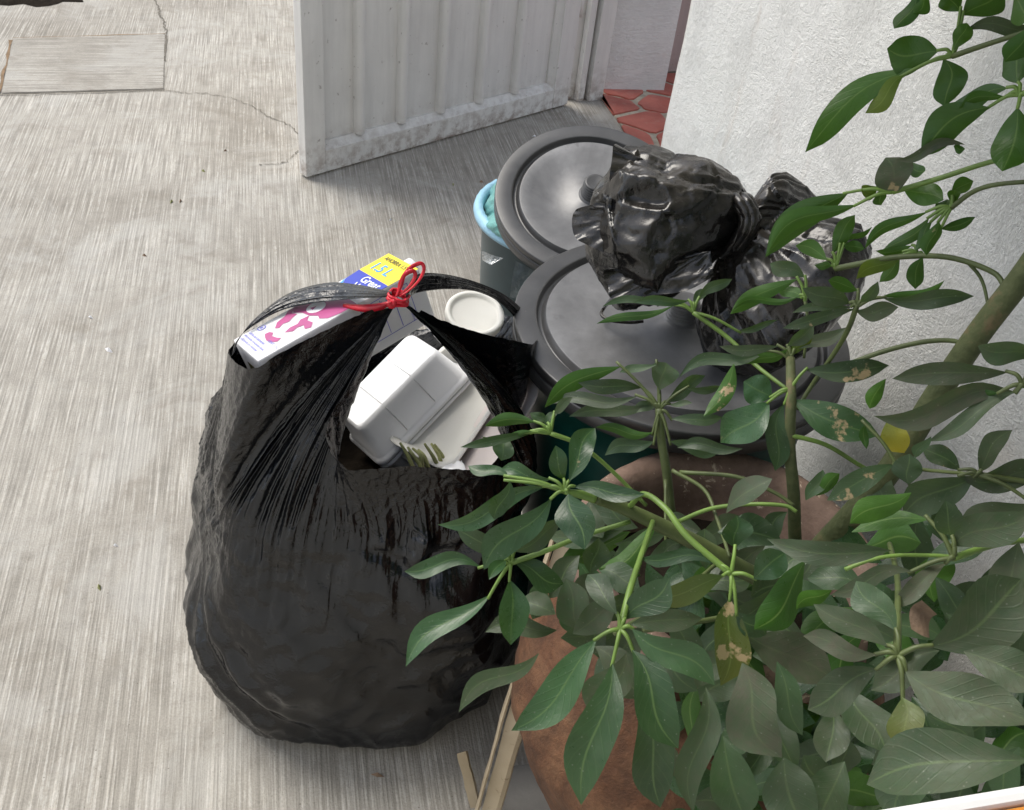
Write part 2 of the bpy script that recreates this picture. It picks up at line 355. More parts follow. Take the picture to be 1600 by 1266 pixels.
def dense(pts, n, amp, seed):
    rnd = random.Random(seed); out = []
    for a, b in zip(pts[:-1], pts[1:]):
        for k in range(n): out.append(a.lerp(b, k / n) + Vector((rnd.uniform(-amp, amp), rnd.uniform(-amp, amp), 0)))
    return out + [pts[-1]]
strip_poly('joint', dense([pz(0, 149.5), pz(130, 146), pz(258, 142)], 14, .004, 1), .0045, .004, M_crack, cover, .6)
strip_poly('joint', dense([pz(257, 97), pz(260, 56)], 10, .003, 2), .006, .004, M_crack, cover, .6, 2)
M_joint = plain('rusty joint', (.20, .13, .07), .9, .3, 30)
strip_poly('joint', dense([pz(0, 146), pz(17, 64)], 10, .004, 3), .010, .004, M_joint, cover, .6, 3)
strip_poly('joint', dense([pz(20, 60.5), pz(258, 54)], 10, .002, 4), .006, .004, M_joint, cover, .6, 4)
for k, pp in enumerate(([(241, 0), (248, 14), (250, 25), (256, 33), (257, 42), (261, 50), (259, 56)], [(258, 142), (290, 146), (320, 147), (360, 153), (395, 166), (418, 182), (452, 196), (466, 210)],
                        [(405, 258), (430, 258), (448, 253), (466, 236)])):
    strip_poly('crack', dense([pz(*p) for p in pp], 9, .006, 10 + k), .0045 if k == 0 else .003, .003, M_crack, ground, .7, k)['kind'] = 'structure'
# dark soil in the far corner
rnd = random.Random(3); V = [pz(40, -14) + Vector((0, 0, .05))]; F = []
for i in range(28):
    a = i / 28 * 2 * math.pi; r = rnd.uniform(.8, 1.15); V.append(pz(45, -8) + Vector((math.cos(a) * .24 * r, math.sin(a) * .16 * r, .002)))
for i in range(28): F.append((0, 1 + i, 1 + (i + 1) % 28))
tag(obj('soil_heap', V, F, M_soil), 'dark heap of soil at the far top left corner of the floor', 'soil')
# little debris on the floor
for k, (x, y, s) in enumerate(((282, 315, .011), (170, 548, .014), (268, 316, .012), (226, 400, .008), (142, 497, .009), (155, 918, .01), (590, 1212, .012), (181, 853, .006), (318, 268, .009), (352, 236, .006), (610, 344, .007), (708, 289, .008), (752, 285, .008), (835, 214, .009))):
    p = pz(x, y); a = rnd.uniform(0, 6.3); d = Vector((math.cos(a), math.sin(a), 0)); e = Vector((-d.y, d.x, 0)) * .35
    o = obj('debris', [p - d * s, p + e * s + Vector((0, 0, .003)), p + d * s, p - e * s, p + Vector((0, 0, .006 + s * .3))], [(0, 3, 4), (3, 2, 4), (2, 1, 4), (1, 0, 4)], [M_brown, M_whi, M_stem][k % 3], ground)
    o['kind'] = 'stuff'

# right-hand plastered wall, its end at the doorway
WX = .97
wall = thing('plaster_wall', 'white rough plastered wall behind the plant and the bins', 'wall', (WX, 0, 0))
WY = 2.30
def wallgrid():
    V, F = [], []; ny, nz = 90, 100
    for i in range(ny + 1):
        for j in range(nz + 1):
            y = -1.0 + (WY + 1.0) * i / ny; z = 3.2 * j / nz
            edge = max(0, 1 - (WY - y) / .02)
            dx = .006 * mn.noise(Vector((0, y * 3, z * 3))) + .002 * mn.noise(Vector((3, y * 14, z * 14)))
            V.append((WX + dx + .008 * edge ** 2, y + .003 * mn.noise(Vector((9, z * 9, 1))) * (i == ny), z))
    for i in range(ny):
        for j in range(nz): a = i * (nz + 1) + j; F.append((a, a + nz + 1, a + nz + 2, a + 1)[::-1])
    b = len(V); V += [(1.7, WY, 0), (1.7, WY, 3.2), (1.7, -1, 0), (1.7, -1, 3.2)]
    e0, e1 = ny * (nz + 1), ny * (nz + 1) + nz
    F.append(tuple([e0 + j for j in range(nz + 1)] + [b + 1, b])); F.append(tuple(range(nz, -1, -1)) + (b + 2, b + 3)); F.append((b, b + 1, b + 3, b + 2)); F.append(tuple(i * (nz + 1) + nz for i in range(ny + 1)) + (b + 1, b + 3))
    return V, F
V, F = wallgrid(); wf = obj('plaster_face', V, F, M_wall, wall, True)
# entry floor of broken red tile
X0 = 1.292
entry = slab('entry_floor', [(X0, WY - .05), (2.9, WY - .05), (2.9, 4.2), (X0 - .005, 4.2), (X0 + .012, 3.4)], -.03, .006, M_grout, None, .002, 'structure')
rnd = random.Random(12); gx, gy = 8, 10; S = .185
cent = {}
for i in range(-1, gx + 1):
    for j in range(-1, gy + 1): cent[i, j] = Vector((X0 + .03 + (i + .5 * (j % 2)) * S * 1.15 + rnd.uniform(-.3, .3) * S, WY + .0 + j * S * .95 + rnd.uniform(-.3, .3) * S, 0))
def clip(poly, o, n):
    out = []
    for a, b in zip(poly, poly[1:] + poly[:1]):
        da, db = (a - o).dot(n), (b - o).dot(n)
        if da <= 0: out.append(a)
        if da * db < 0: out.append(a.lerp(b, da / (da - db)))
    return out
for (i, j), c in cent.items():
    poly = [Vector((X0 + .004, WY - .04, 0)), Vector((2.88, WY - .04, 0)), Vector((2.88, 4.06, 0)), Vector((X0 + .004, 4.06, 0))]
    for k, e in cent.items():
        if k != (i, j) and (e - c).length < S * 3:
            n = (e - c).normalized(); poly = clip(poly, (c + e) / 2 - n * rnd.choice((.004, .006, .009, .02)), n)
            if len(poly) < 3: break
    if len(poly) < 3: continue
    q = []
    for a, b in zip(poly, poly[1:] + poly[:1]):
        q += [a.lerp(b, .12), a.lerp(b, .5) + Vector((rnd.uniform(-.006, .006), rnd.uniform(-.006, .006), 0)), a.lerp(b, .88)]
    slab('tile', [(p.x, p.y) for p in q], .004, .0105 + rnd.uniform(0, .0015), M_tile, entry, .002)

# metal door leaf
O = pz(479, 281); D1 = pz(886, 166); ax = (D1 - O); DW = ax.length; ax.normalize(); nz_ = Vector((ax.y, -ax.x, 0))       # nz_: towards the camera
DF = Matrix((( ax.x, -nz_.x, 0, O.x), (ax.y, -nz_.y, 0, O.y), (0, 0, 1, 0), (0, 0, 0, 1)))                            # x along leaf, y away from viewer, z up
def dpl(x, y, lift=0):
    p = ppl(x, y, O, nz_, lift); q = p - O; return q.dot(ax), q.z
door = thing('metal_door', 'open white painted metal door leaf with vertical ribs', 'door', O)
Z0, Z1 = .008, 2.05
sw = dpl(509, 240)[0]; sw2 = dpl(866, 145)[0]; bz = dpl(560, 222)[1]
print('door', DW, sw, sw2, bz)
T = .04
box('stile', (0, 0, Z0), (sw, T, Z1), M_door, door, .003, DF); box('stile', (sw2, 0, Z0), (DW, T, Z1), M_door, door, .003, DF)
box('rail', (sw + .0005, .0012, Z0), (sw2 - .0005, T - .001, bz), M_door, door, .003, DF); box('rail', (sw + .0005, .0012, Z1 - .08), (sw2 - .0005, T - .001, Z1), M_door, door, .003, DF)
for (a, b) in (((sw, bz), (sw2, bz)),):                                     # sloped inner moulding along the bottom and sides
    mb = .022
    def prism(name, pts2, x0, x1, axis):
        V = []
        for x in (x0, x1):
            for (u, w) in pts2: V.append(DF @ (Vector((x, u, w)) if axis == 'x' else Vector((w, u, x))))
        n = len(pts2); return obj(name, V, [tuple(range(n))[::-1], tuple(range(n, 2 * n))] + [(i, (i + 1) % n, n + (i + 1) % n, n + i) for i in range(n)], M_door, door)
    prism('moulding', [(.004, bz - .002), (.024, bz + mb), (.0335, bz + mb), (.0335, bz - .002)], sw, sw2, 'x')
    prism('moulding', [(.004, sw2 + .002), (.024, sw2 - mb), (.0335, sw2 - mb), (.0335, sw2 + .002)], bz, Z1 - .08, 'z')
    prism('moulding', [(.006, sw - .002), (.02, sw + mb * .5), (.0335, sw + mb * .5), (.0335, sw - .002)], bz, Z1 - .08, 'z')
dpan = box('panel', (sw - .004, .033, bz - .004), (sw2 + .004, .036, Z1 - .07), M_door, door, 0, DF)
for x, y in ((562, 216), (627, 199), (688, 183), (748, 167), (804, 150)):
    rx = ppl(x, y, O - nz_ * .02, nz_); rx = (rx - O).dot(ax); V, F = [], []; prof = [(-.0175, .0335), (-.017, .0185), (-.0145, .0110), (-.009, .0055), (0, .0035), (.009, .0055), (.0145, .0110), (.017, .0185), (.0175, .0335)]
    for z in np.linspace(bz + .021, Z1 - .08, 14):
        for (u, w) in prof: V.append(DF @ Vector((rx + u + .0012 * mn.noise(Vector((rx * 9, z * 3, 0))), w, z)))
    n = len(prof)
    for i in range(13):
        for k in range(n - 1): F.append((i * n + k, i * n + k + 1, (i + 1) * n + k + 1, (i + 1) * n + k))
    obj('rib', V, F, M_door, dpan, True)
rnd = random.Random(5)
for k in range(9):                                                          # red strokes on the edge of the leaf
    z = .62 + k * .045 + rnd.uniform(0, .02); y0 = rnd.uniform(.008, .02)
    pts = [Vector((-.0012, y0 + rnd.uniform(-.006, .006), z + i * .012)) for i in range(4)]
    V, F = tube_geo([DF @ p for p in pts], .0028, 5); obj('paint_mark', V, F, M_redpaint, door)
for zz in (.35, 1.6):
    V, F = tube_geo([DF @ Vector((DW + .012, .012, zz)), DF @ Vector((DW + .012, .012, zz + .1))], .011, 10); obj('hinge', V, F, M_door, door, True)
# door frame and what stands behind it
fr = thing('door_frame', 'white metal door frame post beside the hinges of the open door', 'door frame', pz(925, 158))
a0, a1, a2 = pz(893, 163), pz(921, 160), pz(941, 156)
e = (a2 - a0).normalized(); fn = Vector((e.y, -e.x, 0)); L = (a2 - a0).length
FF = Matrix(((e.x, -fn.x, 0, a0.x), (e.y, -fn.y, 0, a0.y), (0, 0, 1, 0), (0, 0, 0, 1))); l1 = (a1 - a0).length
box('post', (l1, 0, 0), (L, .06, 2.15), M_door, fr, .003, FF); box('rebate', (.0, .045, 0), (l1 - .001, .075, 2.148), M_door, fr, .002, FF)
box('stop_bar', (l1 * .45, .012, 0), (l1 * .45 + .03, .044, 2.146), M_door, fr, .004, FF)
hw = thing('house_wall', 'white house wall standing behind the open metal door', 'wall', (1.34, 4, 0))
box('plaster_face', (a2.x + .02, a2.y + .09, 0), (a2.x + .3, 9, 3.2), M_wall, hw)
b0, b1 = pz(946, 121), pz(1052, 116.5); ib = thing('inner_panel_door', 'dull pink panel door inside the entry, with one upright joint', 'door', b0)
e = (b1 - b0).normalized(); fn = Vector((e.y, -e.x, 0)); IF = Matrix(((e.x, -fn.x, 0, b0.x), (e.y, -fn.y, 0, b0.y), (0, 0, 1, 0), (0, 0, 0, 1)))
j = (ppl(1018, 116, b0, fn) - b0).dot(e)
box('panel', (-.3, 0, .012), (j - .003, .03, 2.1), M_inner, ib, .002, IF); box('panel', (j + .003, .002, .012), (2.4, .032, 2.1), M_inner, ib, .002, IF); box('backing', (-.3, .03, 0), (2.4, .05, 2.1), M_dark, ib, 0, IF)

# window sill the picture is taken from, on the wall below it
s0, s1 = pz(1338, 1268, 1.16), pz(1602, 1224, 1.16); e = (s1 - s0).normalized(); n_ = Vector((-e.y, e.x, 0))
if n_.y < 0: n_ = -n_
SF = Matrix(((e.x, n_.x, 0, s0.x), (e.y, n_.y, 0, s0.y), (0, 0, 1, 1.16), (0, 0, 0, 1)))
print('sill', s0, s1)
sill = thing('window_sill', 'white edged sill with orange tiles at the bottom right corner', 'window sill', s0)
box('sill_edge', (-1.2, -.0065, -.03), (1.6, 0, 0), M_sillw, sill, .003, SF)
for k in range(-6, 9): box('tile', (k * .152 + .035, -.16, -.02), (k * .152 + .183, -.0075, -.001), M_orange, sill, .003, SF)
box('sill_bed', (-1.2, -.18, -.05), (1.6, -.0078, -.0045), M_sillw, sill, 0, SF)
box('wall_below', (-1.2, -.17, -1.16), (1.6, -.035, -.051), M_wall, sill, 0, SF)

# unseen walls added around the camera to block light, low for sky reflections
hf = thing('light_blocking_wall', 'unseen low white wall added around the camera to shape the light', 'wall', SF @ Vector((0, -.1, -1.16)))
for (a_, b_) in (((-6, -.19, -1.16), (-1.2, -.04, 1.0)), ((1.6, -.19, -1.16), (3.2, -.04, 1.0)), ((-2.4, -3.4, -1.16), (2.4, -3.3, 1.3))): box('plaster_face', a_, b_, M_wall, hf, 0, SF)

# ================================================================== bins
def frame_from(c, n, spin=0.0):
    n = Vector(n).normalized(); q = Vector((0, 0, 1)).rotation_difference(n)
    return Matrix.Translation(c) @ q.to_matrix().to_4x4() @ Matrix.Rotation(spin, 4, 'Z')
def lid_profile(R):
    return [(R - .006, -.042), (R - .001, -.0415), (R, -.040), (R + .0005, -.020), (R - .0005, -.0185), (R - .003, -.018), (R - .003, -.0165), (R, -.0155), (R, -.0025), (R - .001, -.0006), (R - .003, .0), (R - .033, .001), (R - .0352, .0004), (R - .0362, -.001), (R - .038, -.0105), (R - .0395, -.012), (R - .0445, -.012), (R - .046, -.0105),
            (R - .0505, -.0012), (R - .0518, -.0002), (R - .054, .0002), (R - .075, -.0004), (R * .5, -.0065), (.075, -.0055), (.05, -.001), (.034, .006), (.028, .009), (0, .010)]
def knob_profile():
    p = [(.031, .008), (.027, .011)]
    for k in range(5): z = .012 + k * .0062; p += [(.0255 - k * .0006, z), (.0268 - k * .0006, z + .002), (.0255 - k * .0006, z + .0042), (.0235 - k * .0006, z + .0048)]
    return p + [(.0225, .0445), (.020, .0465), (.0165, .0452), (0, .0448)]
# front bin
FR = .27; fc = CAM + Vector((.7197, 1.4247, -1.0)) * (FR / .3181)
fb = thing('green_bin', 'dark green plastic bin under the nearer black lid, behind the plant', 'bin', (fc.x, fc.y, 0))
def bin_profile(r1, r0, z):
    p = [(0, .004), (r0 - .02, .004), (r0 - .006, .0), (r0, .012)]
    for k in range(1, 10): t = k / 10; p.append((lerp(r0, r1, t), lerp(.012, z - .05, t)))
    return p + [(r1, z - .045), (r1 + .012, z - .04), (r1 + .014, z - .03), (r1 + .012, z - .02), (r1 - .002, z - .018), (r1 - .01, z - .05)]
lathe('bin_body', bin_profile(FR - .03, FR - .075, fc.z - .012), M_green, fb, Matrix.Translation((fc.x, fc.y, 0)))
LF = frame_from(fc, (-.03, -.02, 1), .4)
wobble = lambda p, a, j: p + Vector((0, 0, .0016 * math.sin(2 * a + .6) + .001 * math.sin(3 * a)))
lid = thing('bin_lid', 'nearer of the two round black dusty lids, under the small tied bag', 'bin lid', fc, 'round black bin lids')
lathe('rim', lid_profile(FR)[:20], M_lidr, lid, LF, 160, wob=wobble); fdisc = lathe('disc', lid_profile(FR)[19:], M_lid, lid, LF, 160, wob=wobble); lathe('knob', knob_profile(), M_lid, fdisc, LF, 40)
# far bin, smaller, its lid askew
BR = .205; bc = CAM + Vector((.7608, 2.1537, -1.1147)) * (BR / .25); bn = Vector((-.12, -.381, 1)).normalized()
lid2 = thing('bin_lid', 'farther round black lid with ribbed knob, tilted over a pale blue rim', 'bin lid', bc, 'round black bin lids')
LF2 = frame_from(bc, bn, 1.0); lathe('rim', lid_profile(BR)[:20], M_lidr, lid2, LF2, 140, wob=wobble); bdisc = lathe('disc', lid_profile(BR)[19:], M_lid, lid2, LF2, 140, wob=wobble)
lathe('knob', knob_profile(), M_lidr, bdisc, LF2 @ Matrix.Translation((0, 0, .001)) @ Matrix.Scale(1.0, 4), 48)
TZ = .50; tl = pz(752, 345, TZ); TR = .198; tcn = Vector((tl.x + TR * .985, tl.y + .045, 0))
tb = thing('blue_rimmed_bin', 'dark teal bin with pale blue rim below the farther tilted lid', 'bin', tcn)
TM = Matrix.Translation(tcn)
lathe('bin_body', [(0, .004), (TR - .06, .004), (TR - .05, .0), (TR - .045, .012), (TR - .03, TZ * .45), (TR - .02, TZ - .07), (TR - .012, TZ - .02)], M_tub, tb, TM)
lathe('rim', [(TR - .014, TZ - .022), (TR + .001, TZ - .020), (TR + .003, TZ - .012), (TR + .001, TZ - .004), (TR - .006, TZ + .003), (TR - .016, TZ + .002), (TR - .02, TZ - .01), (TR - .021, TZ - .03)], M_blue, tb, TM, 128,
      wob=lambda p, a, j: p + Vector((0, 0, .0012 * math.sin(a * 44))) * (j in (3, 4, 5)))
V, F = [], []; nA = 160; rows = 8                                                   # film liner bulging between rim and lid
for i in range(nA):
    a = 2 * math.pi * i / nA; p0 = tcn + Vector(((TR - .018) * math.cos(a), (TR - .018) * math.sin(a), TZ - .03))
    p1 = LF2 @ Vector(((BR - .035) * math.cos(a - 1.0), (BR - .035) * math.sin(a - 1.0), -.012))
    for k in range(rows):
        t = k / (rows - 1); p = p0.lerp(p1, t); out = Vector((math.cos(a), math.sin(a), 0))
        V.append(p + out * (.022 * math.sin(math.pi * t) * (.5 + mn.noise(Vector((math.cos(a) * 3, math.sin(a) * 3, 4)))) + .008 * (1 - abs(mn.noise(Vector((a * 7, t * 2, 1)))) * 2) * math.sin(math.pi * t)))
for i in range(nA):
    for k in range(rows - 1): i2 = (i + 1) % nA; F.append((i * rows + k, i2 * rows + k, i2 * rows + k + 1, i * rows + k + 1))
liner = obj('liner', V, F, M_liner, tb, True)
def sheet(name, quad, mat, parent=None, n=14, amp=.006, seed=0, freq=22, sag=None):
    a, b, c, d = quad; V, F = [], []; nn = (b - a).cross(d - a).normalized()
    for i in range(n + 1):
        for k in range(n + 1):
            u, v = i / n, k / n; p = a.lerp(b, u).lerp(d.lerp(c, u), v)
            V.append(p + nn * amp * (1 - 2 * abs(mn.noise(p * freq + Vector((seed, 0, 0))))) + (nn * sag(u, v) if sag else nn * 0))
    for i in range(n):
        for k in range(n): q = i * (n + 1) + k; F.append((q, q + n + 1, q + n + 2, q + 1))
    return obj(name, V, F, mat, parent, True)
fY = tcn.y - TR - .012
sheet('film_flap', [pY(806, 408, fY + .03), pY(838, 424, fY + .02), pY(836, 476, fY), pY(796, 464, fY)], M_flap, tb, 16, .005, 3)
sheet('film_flap', [pY(752, 392, fY + .06), pY(786, 404, fY + .03), pY(768, 414, fY + .03), pY(752, 408, fY + .06)], M_flap, tb, 12, .004, 5)

# ================================================================== the big torn-open rubbish bag
CP0 = Vector((-.0812, 1.1352, .6985)); CR = Matrix(((.8619, .3943, .3189), (.4428, -.8917, -.0942), (.2473, .2224, -.9431))); CL, CW, CS = .26, .0861, .0843
CP0 = CAM + (CP0 - CAM) * 1.04; CL, CW, CS = CL * 1.04, CW * 1.04, CS * 1.04
CN = -(CR @ Vector((0, 0, 1)))                                  # outward normal of the printed face
def onC(x, y, lift): return ppl(x, y, CP0, CN, lift)
def y_(x, y, Y): return pY(x, y, Y)
KN = pY(622, 466, 1.105)
RINGS = [(0.0, .088, 1.19, .246, .262), (.03, .090, 1.19, .264, .284), (.10, .092, 1.19, .270, .290), (.20, .092, 1.188, .268, .288), (.30, .092, 1.186, .258, .272), (.38, .098, 1.186, .250, .246), (.45, .110, 1.186, .243, .212)]
RA = np.array(RINGS)
def ring(th, z):
    cx, cy, rx, ry = (np.interp(z, RA[:, 0], RA[:, k]) for k in (1, 2, 3, 4)); c, s = math.cos(th), math.sin(th); p = 2.7
    k = (abs(c) ** p + abs(s) ** p) ** (-1 / p)
    return Vector((cx + rx * k * c, cy + ry * k * s, z))
def K(dx=0, dy=0): return ('K', dx, dy)
EK = [(150, y_(374, 528, 1.215)), (165, y_(364, 540, 1.195)), (180, y_(358, 548, 1.175)), (190, y_(357, 552, 1.155)), (196, y_(358, 554, 1.135)), (199, y_(370, 568, 1.09)), (202, y_(386, 577, 1.06)),
      (205, y_(405, 574, 1.045)), (207, y_(428, 556, 1.045)), (210, y_(482, 528, 1.065)), (213, y_(550, 496, 1.08)), (216, K()), (243, K()), (247, y_(594, 528, 1.075)), (251, y_(556, 592, 1.045)), (255, y_(520, 645, 1.015)), (259, y_(508, 675, .995)), (264, y_(518, 708, .985)),
      (270, y_(545, 735, .985)), (283, y_(640, 728, .985)), (294, y_(715, 733, .985)), (302, y_(760, 736, .99)), (307, y_(788, 705, 1.0)), (312, y_(797, 660, 1.01)), (316, y_(772, 612, 1.03)), (320, y_(705, 553, 1.065)), (324, K()), (345, K()), (348, y_(690, 500, 1.10)), (351, y_(750, 520, 1.095)),
      (354, y_(800, 531, 1.09)), (358, y_(832, 538, 1.11)), (366, y_(840, 530, 1.19)), (378, y_(836, 512, 1.27)), (395, y_(815, 498, 1.33)), (420, y_(775, 490, 1.37)), (440, y_(720, 500, 1.39)), (455, y_(660, 515, 1.40)), (475, y_(560, 520, 1.40)), (488, y_(450, 520, 1.36)), (498, y_(400, 512, 1.28)), (510, y_(374, 528, 1.215))]
EK = [(a, KN if isinstance(e, tuple) else e) for a, e in EK]
ETH = np.array([a for a, _ in EK]); EXYZ = np.array([tuple(e) for _, e in EK]); EISK = np.array([1.0 if (e - KN).length < 1e-6 else 0.0 for _, e in EK])
def facet(p, f, seed=0.0):
    """crumpled-film height: each cell is a small plane tilted its own way"""
    w = Vector(p) * f + Vector((seed, seed * .7, 0)); pt = mn.voronoi(w)[1][0]; return mn.noise_vector(pt * 7.31).dot(w - pt)
def ridged(x, y, z): return 1 - 2.2 * abs(mn.noise(Vector((x, y, z))))
NU, NL, NT_ = 1260, 84, 84
ths = np.linspace(150, 510, NU, endpoint=False)
grid = np.zeros((NU, NL + NT_ + 1, 3)); ksel = np.zeros(NU)
ker = np.array([1, 2, 3, 2, 1.0]); ker /= ker.sum()
Ei = np.stack([np.interp(ths, ETH, EXYZ[:, k]) for k in range(3)], 1)
Ei = np.stack([np.convolve(np.r_[Ei[-2:, k], Ei[:, k], Ei[:2, k]], ker, 'valid') for k in range(3)], 1); Kf = np.interp(ths, ETH, EISK)
for i, td in enumerate(ths):
    th = math.radians(td)
    for j in range(NL): grid[i, j] = ring(th, .45 * (j / NL))
    S = ring(th, .45); Tn = (S - ring(th, .38)).normalized(); E_ = Vector(Ei[i])
    if Kf[i] > .5: E_ = E_ + (S - E_).normalized() * .012 * Kf[i]
    d = (E_ - S).length; Cc = S + Tn * d * .34 + Vector((-.25, -.6, 0)) * .11 * math.exp(-((td - 210) / 9) ** 2)
    for j in range(NT_ + 1):
        t = j / NT_; grid[i, NL + j] = (1 - t) ** 2 * np.array(S) + 2 * t * (1 - t) * np.array(Cc) + t * t * np.array(E_)
du = np.roll(grid, -1, 0) - np.roll(grid, 1, 0); dv = np.gradient(grid, axis=1); nrm = np.cross(du, dv); nrm /= np.linalg.norm(nrm, axis=2)[..., None] + 1e-12
dsp = np.zeros(grid.shape[:2])
for i, td in enumerate(ths):
    k = Kf[i]
    for j in range(NL + NT_ + 1):
        p = grid[i, j]; x, y, z = p
        if j >= NL:
            t = (j - NL) / NT_
            f = .62 * ridged(td / 5.2, t * .9, 3.1) + .38 * ridged(td / 2.1, t * 1.6, 7.7)
            a = (.0165 * (1 - t) ** .8 + .0035) * (.45 + .55 * k) * min(1, .30 + t * 3)
            a *= (1.0 if k > .5 else max(.25, 1 - t))
            dd = a * f + .0048 * (1 - .6 * t) * facet((x, y, z * .6), 40) + .0010 * facet((x, y, z), 105, 2.0) + .0010 * ridged(x * 70, y * 70, z * 45)
        else:
            v = j / NL; top = max(0, (v - .55) / .45); w = td / 57.3 * .28
            lf = math.exp(-((td - 222) / 26) ** 2); rt_ = math.exp(-((td - 330) / 22) ** 2)
            diag = ridged((w + z * .9) * 10, (w * .5 - z) * 1.2, 1.5) * .75 + .20 * ridged((w + z * .9) * 27, (w * .5 - z) * 1.8, 8.2)
            dd = (.018 * lf + .0040 + .008 * rt_) * diag * (1 - .8 * top) * min(1, v * 8 + .25) + .026 * mn.noise(Vector((x * 5, y * 5, z * 4.5))) + .009 * ridged(x * 6, y * 6, z * 6 + 2) * min(1, v * 5) + .009 * mn.noise(Vector((x * 13, y * 13, z * 11))) + .004 * ridged(x * 17, y * 17, z * 22)
            dd += top ** 2.2 * .0095 * (.62 * ridged(td / 5.2, 0.0, 3.1) + .38 * ridged(td / 2.1, 0.0, 7.7)) * .63 * (.45 + .55 * k)
            dd += .0012 * ridged(x * 30, y * 30, z * 26) + (.0012 + .0060 * top) * facet((x, y, z), 20) + (.0004 + .0034 * top) * facet((x, y, z), 58, 3.0)
            q_ = _M.T @ (np.array(p) - np.array([0, 0, H])); qx, qy = q_[0] / q_[2] * FPX + CX, q_[1] / q_[2] * FPX + CY
            if y < 1.19 and 380 < qx < 860:                       # overhanging lower edge of the gathered film
                ly = np.interp(qx, [380, 410, 480, 560, 640, 700, 760, 860], [690, 765, 800, 835, 876, 850, 800, 770]); dl_ = ly - qy
                dd += .011 * (1 / (1 + math.exp(-dl_ / 5))) * math.exp(-max(0, dl_) / 75) - .006 * math.exp(-((dl_ + 14) / 14) ** 2)
            if 262 < td < 322: dd += .03 * top * math.sin((td - 262) / 60 * math.pi) * mn.noise(Vector((td / 8, v * 6, 2)))
        dsp[i, j] = dd
for i in range(NU):                                                # carry the body's shape on into the gathered part
    dl0 = dsp[i, NL - 1] - dsp[i, NL]; dsp[i, NL:] += dl0 * (1 - np.linspace(0, 1, NT_ + 1)) ** 3
grid = grid + nrm * dsp[..., None]; grid[:, :, 2] = np.maximum(grid[:, :, 2], .0015)
bag = thing('rubbish_bag', 'large open black plastic rubbish bag tied at the top with red ribbon', 'rubbish bag', (.08, 1.19, 0))
nv = NL + NT_ + 1; verts = grid.reshape(-1, 3).tolist(); faces = []
for i in range(NU):
    a, b = i * nv, ((i + 1) % NU) * nv
    for j in range(nv - 1): faces.append((a + j, b + j, b + j + 1, a + j + 1))
faces.append(tuple(i * nv for i in range(NU))[::-1])
obj('bag_film', verts, faces, M_bag, bag, True)

def strap(up, lo, seed, bulge=.010, n=10, m=26):
    U, L_ = catmull(up, n), catmull(lo, n); V, F = [], []; k = len(U)
    for i in range(k):
        for j in range(m + 1):
            t = j / m; p = U[i].lerp(L_[i], t); vv_ = (CAM - p).normalized(); wd_ = (U[i] - L_[i]).length
            f = .6 * ridged(t * 5 + seed, i / k * 1.2, seed) + .4 * ridged(t * 11 + seed, i / k * 2.4, 2)
            V.append(p + vv_ * (bulge * math.sin(math.pi * t) * min(1, wd_ / .03) + wd_ * .11 * f + .0045 * facet(p, 70)))
    for i in range(k - 1):
        for j in range(m): a = i * (m + 1) + j; F.append((a, a + m + 1, a + m + 2, a + 1))
    return obj('bag_strap', V, F, M_bag, bag, True)
strap([pY(366, 552, 1.16), pY(374, 530, 1.17), onC(398, 498, .010), onC(450, 459, .014), onC(510, 442, .018), onC(560, 445, .020), pY(612, 456, 1.10)],
      [pY(362, 556, 1.145), onC(370, 532, .004), onC(392, 512, .006), onC(438, 486, .008), onC(490, 474, .010), onC(545, 468, .014), pY(612, 464, 1.10)], 3.3, .006)
strap([pY(634, 456, 1.10), pY(650, 430, 1.13), pY(690, 428, 1.17), pY(745, 441, 1.22), pY(795, 465, 1.26), pY(832, 502, 1.29), pY(842, 530, 1.27)],
      [pY(634, 472, 1.10), pY(652, 458, 1.13), pY(700, 452, 1.17), pY(745, 456, 1.22), pY(782, 474, 1.25), pY(812, 506, 1.26), pY(834, 540, 1.25)], 7.1, .006)
def ribbon(name, pts, w, mat, parent, n=8, tw=0.0, wdir=None, taper=True):
    P = catmull(pts, n); V, F = [], []; m = len(P)
    for i, p in enumerate(P):
        t = (P[min(i + 1, m - 1)] - P[max(i - 1, 0)]).normalized(); vw = (CAM - p).normalized() if wdir is None else Vector(wdir)
        s = t.cross(vw).normalized(); s = Matrix.Rotation(tw * i / m, 3, t) @ s; nn = t.cross(s); ww = w / 2 * ((.5 + .5 * math.sin(math.pi * i / (m - 1))) if taper else 1)
        V += [p - s * ww + nn * w * .12, p - nn * w * .05, p + s * ww + nn * w * .12]
    for i in range(m - 1):
        for k in range(2): F.append((3 * i + k, 3 * i + k + 1, 3 * i + 4 + k, 3 * i + 3 + k))
    o = obj(name, V, F, mat, parent, True); md = o.modifiers.new('s', 'SOLIDIFY'); md.thickness = .0006; return o
def kp(x, y, d=0.0): return pY(x, y, 1.105 - .022 + d)
rb = thing('red_ribbon', 'thin red ribbon knotted around the gathered mouth of the big bag', 'ribbon', KN)
ribbon('loop', [kp(621, 462), kp(626, 440), kp(638, 422), kp(652, 413), kp(660, 414), kp(661, 424), kp(652, 440), kp(636, 455), kp(624, 462)], .0062, M_rib, rb, 6, 1.2)
ribbon('loop', [kp(619, 464, -.004), kp(627, 446, -.004), kp(632, 430, -.004), kp(645, 424, -.004), kp(648, 432, -.004), kp(640, 446, -.004), kp(625, 460, -.004)], .0062, M_rib, rb, 6, .8)
